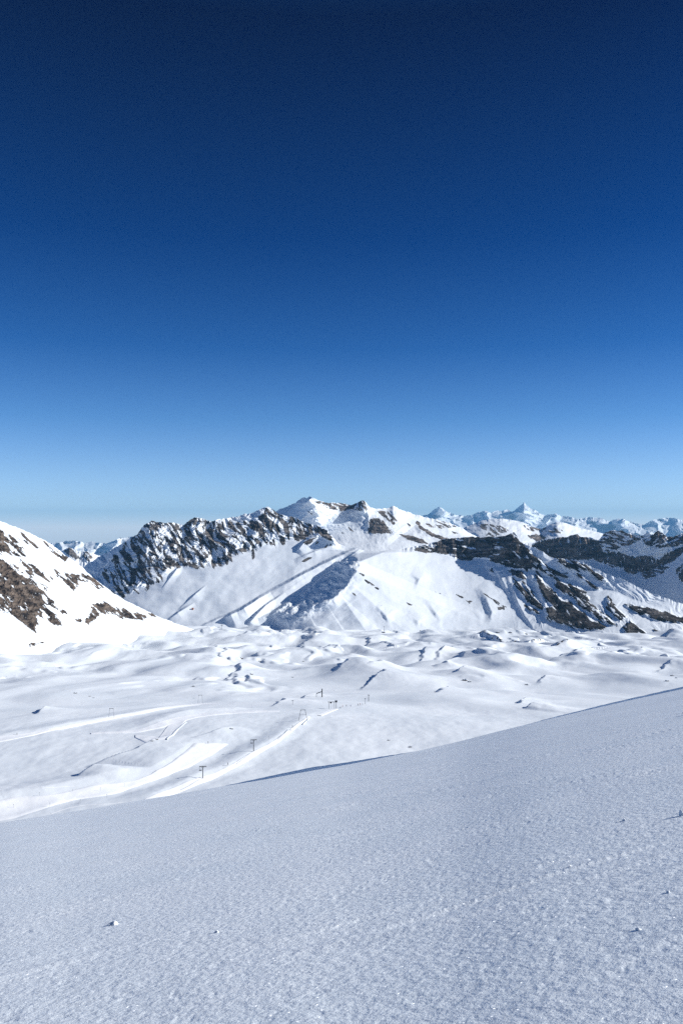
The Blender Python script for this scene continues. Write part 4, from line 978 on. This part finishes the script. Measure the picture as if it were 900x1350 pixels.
# ------------------------------------------------------------------ piste marker poles
MARK = [(4.5, 1048, 6, 'marker pole at the left edge above the wide piste'), (21, 1066, 6, 'marker pole on the wide piste, the lowest one at left'), (55, 1049, 4.5, 'marker pole on the upper edge of the wide piste at left'), (68.5, 1064, 5.5, 'marker pole at the lower edge of the wide piste, lower left'),
        (98, 1045, 4, 'marker pole in the middle of the wide piste'), (108.5, 1059, 5.5, 'marker pole below the wide piste near the faint ski line'), (134.5, 1044, 6, 'marker pole on the wide piste right of its middle'), (143, 1052, 5, 'marker pole on the lower edge of the wide piste right of its middle'),
        (166, 1038, 5, 'marker pole on the wide piste below the short scarp'), (175, 1051, 6, 'marker pole right of the wide piste near the brow'), (355, 975, 5, 'marker pole above the second T shaped pylon'), (308.5, 944, 4, 'lone marker pole by the curved piste in mid valley'), (332, 934, 5, 'lone marker pole left of the small lift post')]
proto = None
for u, v, h, lab in MARK:
    p = on_valley(u, v); s = p.y / F
    if proto is None:
        proto = o = empty('marker_pole', p)
        bm = bmesh.new(); add_bar(bm, (0, 0, -.05), (0, 0, 1), .035, .028, 8); bm_obj('shaft', bm, M_GREY, o)
        bm = bmesh.new(); add_bar(bm, (0, 0, .82), (0, 0, 1.01), .055, .055, 8); bm_obj('band', bm, M_DARK, o)
    else: o = copy_tree(proto)
    o.location = p; o.scale = (1.6, 1.6, h * s); tag(o, lab, 'marker pole', 'thin poles marking the pistes')

# ------------------------------------------------------------------ ground far below, air, sky, sun, camera
gp = np.zeros((41, 97, 3)); 
for i, r_ in enumerate(np.geomspace(3900, 60000, 41)):
    a_ = np.linspace(0, 2 * np.pi, 97); gp[i, :, 0] = r_ * np.sin(a_); gp[i, :, 1] = r_ * np.cos(a_); gp[i, :, 2] = -520 - 1000 * float(sstep(3900, 9000, r_))
tag(grid_mesh('ground', gp, M_GROUND), 'snowy lowland far below between the mountain chains', 'ground', kind='structure')

hz, nt, b = new_mat('thin_mountain_air')
nt.nodes.remove(b)
pv = nt.nodes.new('ShaderNodeVolumePrincipled'); pv.inputs['Color'].default_value = (0.24, 0.60, 1.0, 1)
pv.inputs['Density'].default_value = 1.6e-5; pv.inputs['Anisotropy'].default_value = 0.0
nt.links.new(pv.outputs[0], [n for n in nt.nodes if n.type == 'OUTPUT_MATERIAL'][0].inputs['Volume'])
bm = bmesh.new(); add_box(bm, (0, 0, 0), (124000, 124000, 2780)); hob = bm_obj('haze', bm, hz, None, (0, 0, -131))
tag(hob, 'thin blue mountain air over the whole view', 'haze', kind='stuff')

w = bpy.data.worlds.new('World'); scene.world = w; w.use_nodes = True
nt = w.node_tree; bg = nt.nodes['Background']
sky = nt.nodes.new('ShaderNodeTexSky'); sky.sky_type = 'NISHITA'; sky.sun_disc = False
sky.sun_elevation = math.radians(SUN_EL); sky.sun_rotation = math.radians(SUN_AZ)
sky.altitude = 2700; sky.air_density = 1.0; sky.dust_density = 0.3; sky.ozone_density = 3.0
tcw = nt.nodes.new('ShaderNodeTexCoord'); sx = nt.nodes.new('ShaderNodeSeparateXYZ')
nt.links.new(tcw.outputs['Generated'], sx.inputs[0])
rp = ramp(nt, sx.outputs['Z'], [(0.0, (1.24, 1.24, 1.52)), (.016, (.92, 1.03, 1.27)), (.035, (.82, .92, 1.14)), (.07, (.66, .80, 1.02)), (.127, (.35, .60, .87)), (.21, (.095, .35, .67)), (.329, (.002, .176, .45)), (.53, (.0, .052, .170)), (.80, (.10, .44, .72))])
mxw = nt.nodes.new('ShaderNodeMix'); mxw.data_type = 'RGBA'; mxw.blend_type = 'MULTIPLY'; mxw.inputs['Factor'].default_value = 1.0
nt.links.new(sky.outputs[0], mxw.inputs['A']); nt.links.new(rp.outputs[0], mxw.inputs['B'])   # deep polarised blue in view; zenith above it raised as added blue fill
nt.links.new(mxw.outputs['Result'], bg.inputs['Color'])
bg.inputs['Strength'].default_value = 0.10

sl = bpy.data.lights.new('sun', 'SUN'); sl.energy = 4.6; sl.angle = math.radians(.53); sl.color = (1.0, .975, .92)
so = bpy.data.objects.new('sun', sl); COL.objects.link(so)
az, el = math.radians(SUN_AZ), math.radians(SUN_EL)
sd = Vector((math.sin(az) * math.cos(el), math.cos(az) * math.cos(el), math.sin(el)))
so.rotation_euler = sd.to_track_quat('Z', 'Y').to_euler(); so.location = sd * 2000

cam = bpy.data.cameras.new('camera'); cam.sensor_fit = 'VERTICAL'; cam.sensor_height = 24; cam.lens = 24 * F / 1350
cam.clip_start = .1; cam.clip_end = 200000
co = bpy.data.objects.new('camera', cam); COL.objects.link(co)
co.rotation_euler = (math.pi / 2 + PITCH, 0, 0); scene.camera = co
scene.view_settings.view_transform = 'Standard'; scene.view_settings.look = 'None'
scene.view_settings.exposure = 0.45; scene.view_settings.gamma = 1.0
scene.cycles.max_bounces = 5; scene.cycles.volume_bounces = 0
scene.cycles.use_denoising = False; scene.cycles.denoiser = 'OPENIMAGEDENOISE'; scene.cycles.denoising_input_passes = 'RGB_ALBEDO_NORMAL'; scene.cycles.denoising_prefilter = 'ACCURATE'
scene.cycles.sample_clamp_direct = 5.0; scene.cycles.sample_clamp_indirect = 3.0
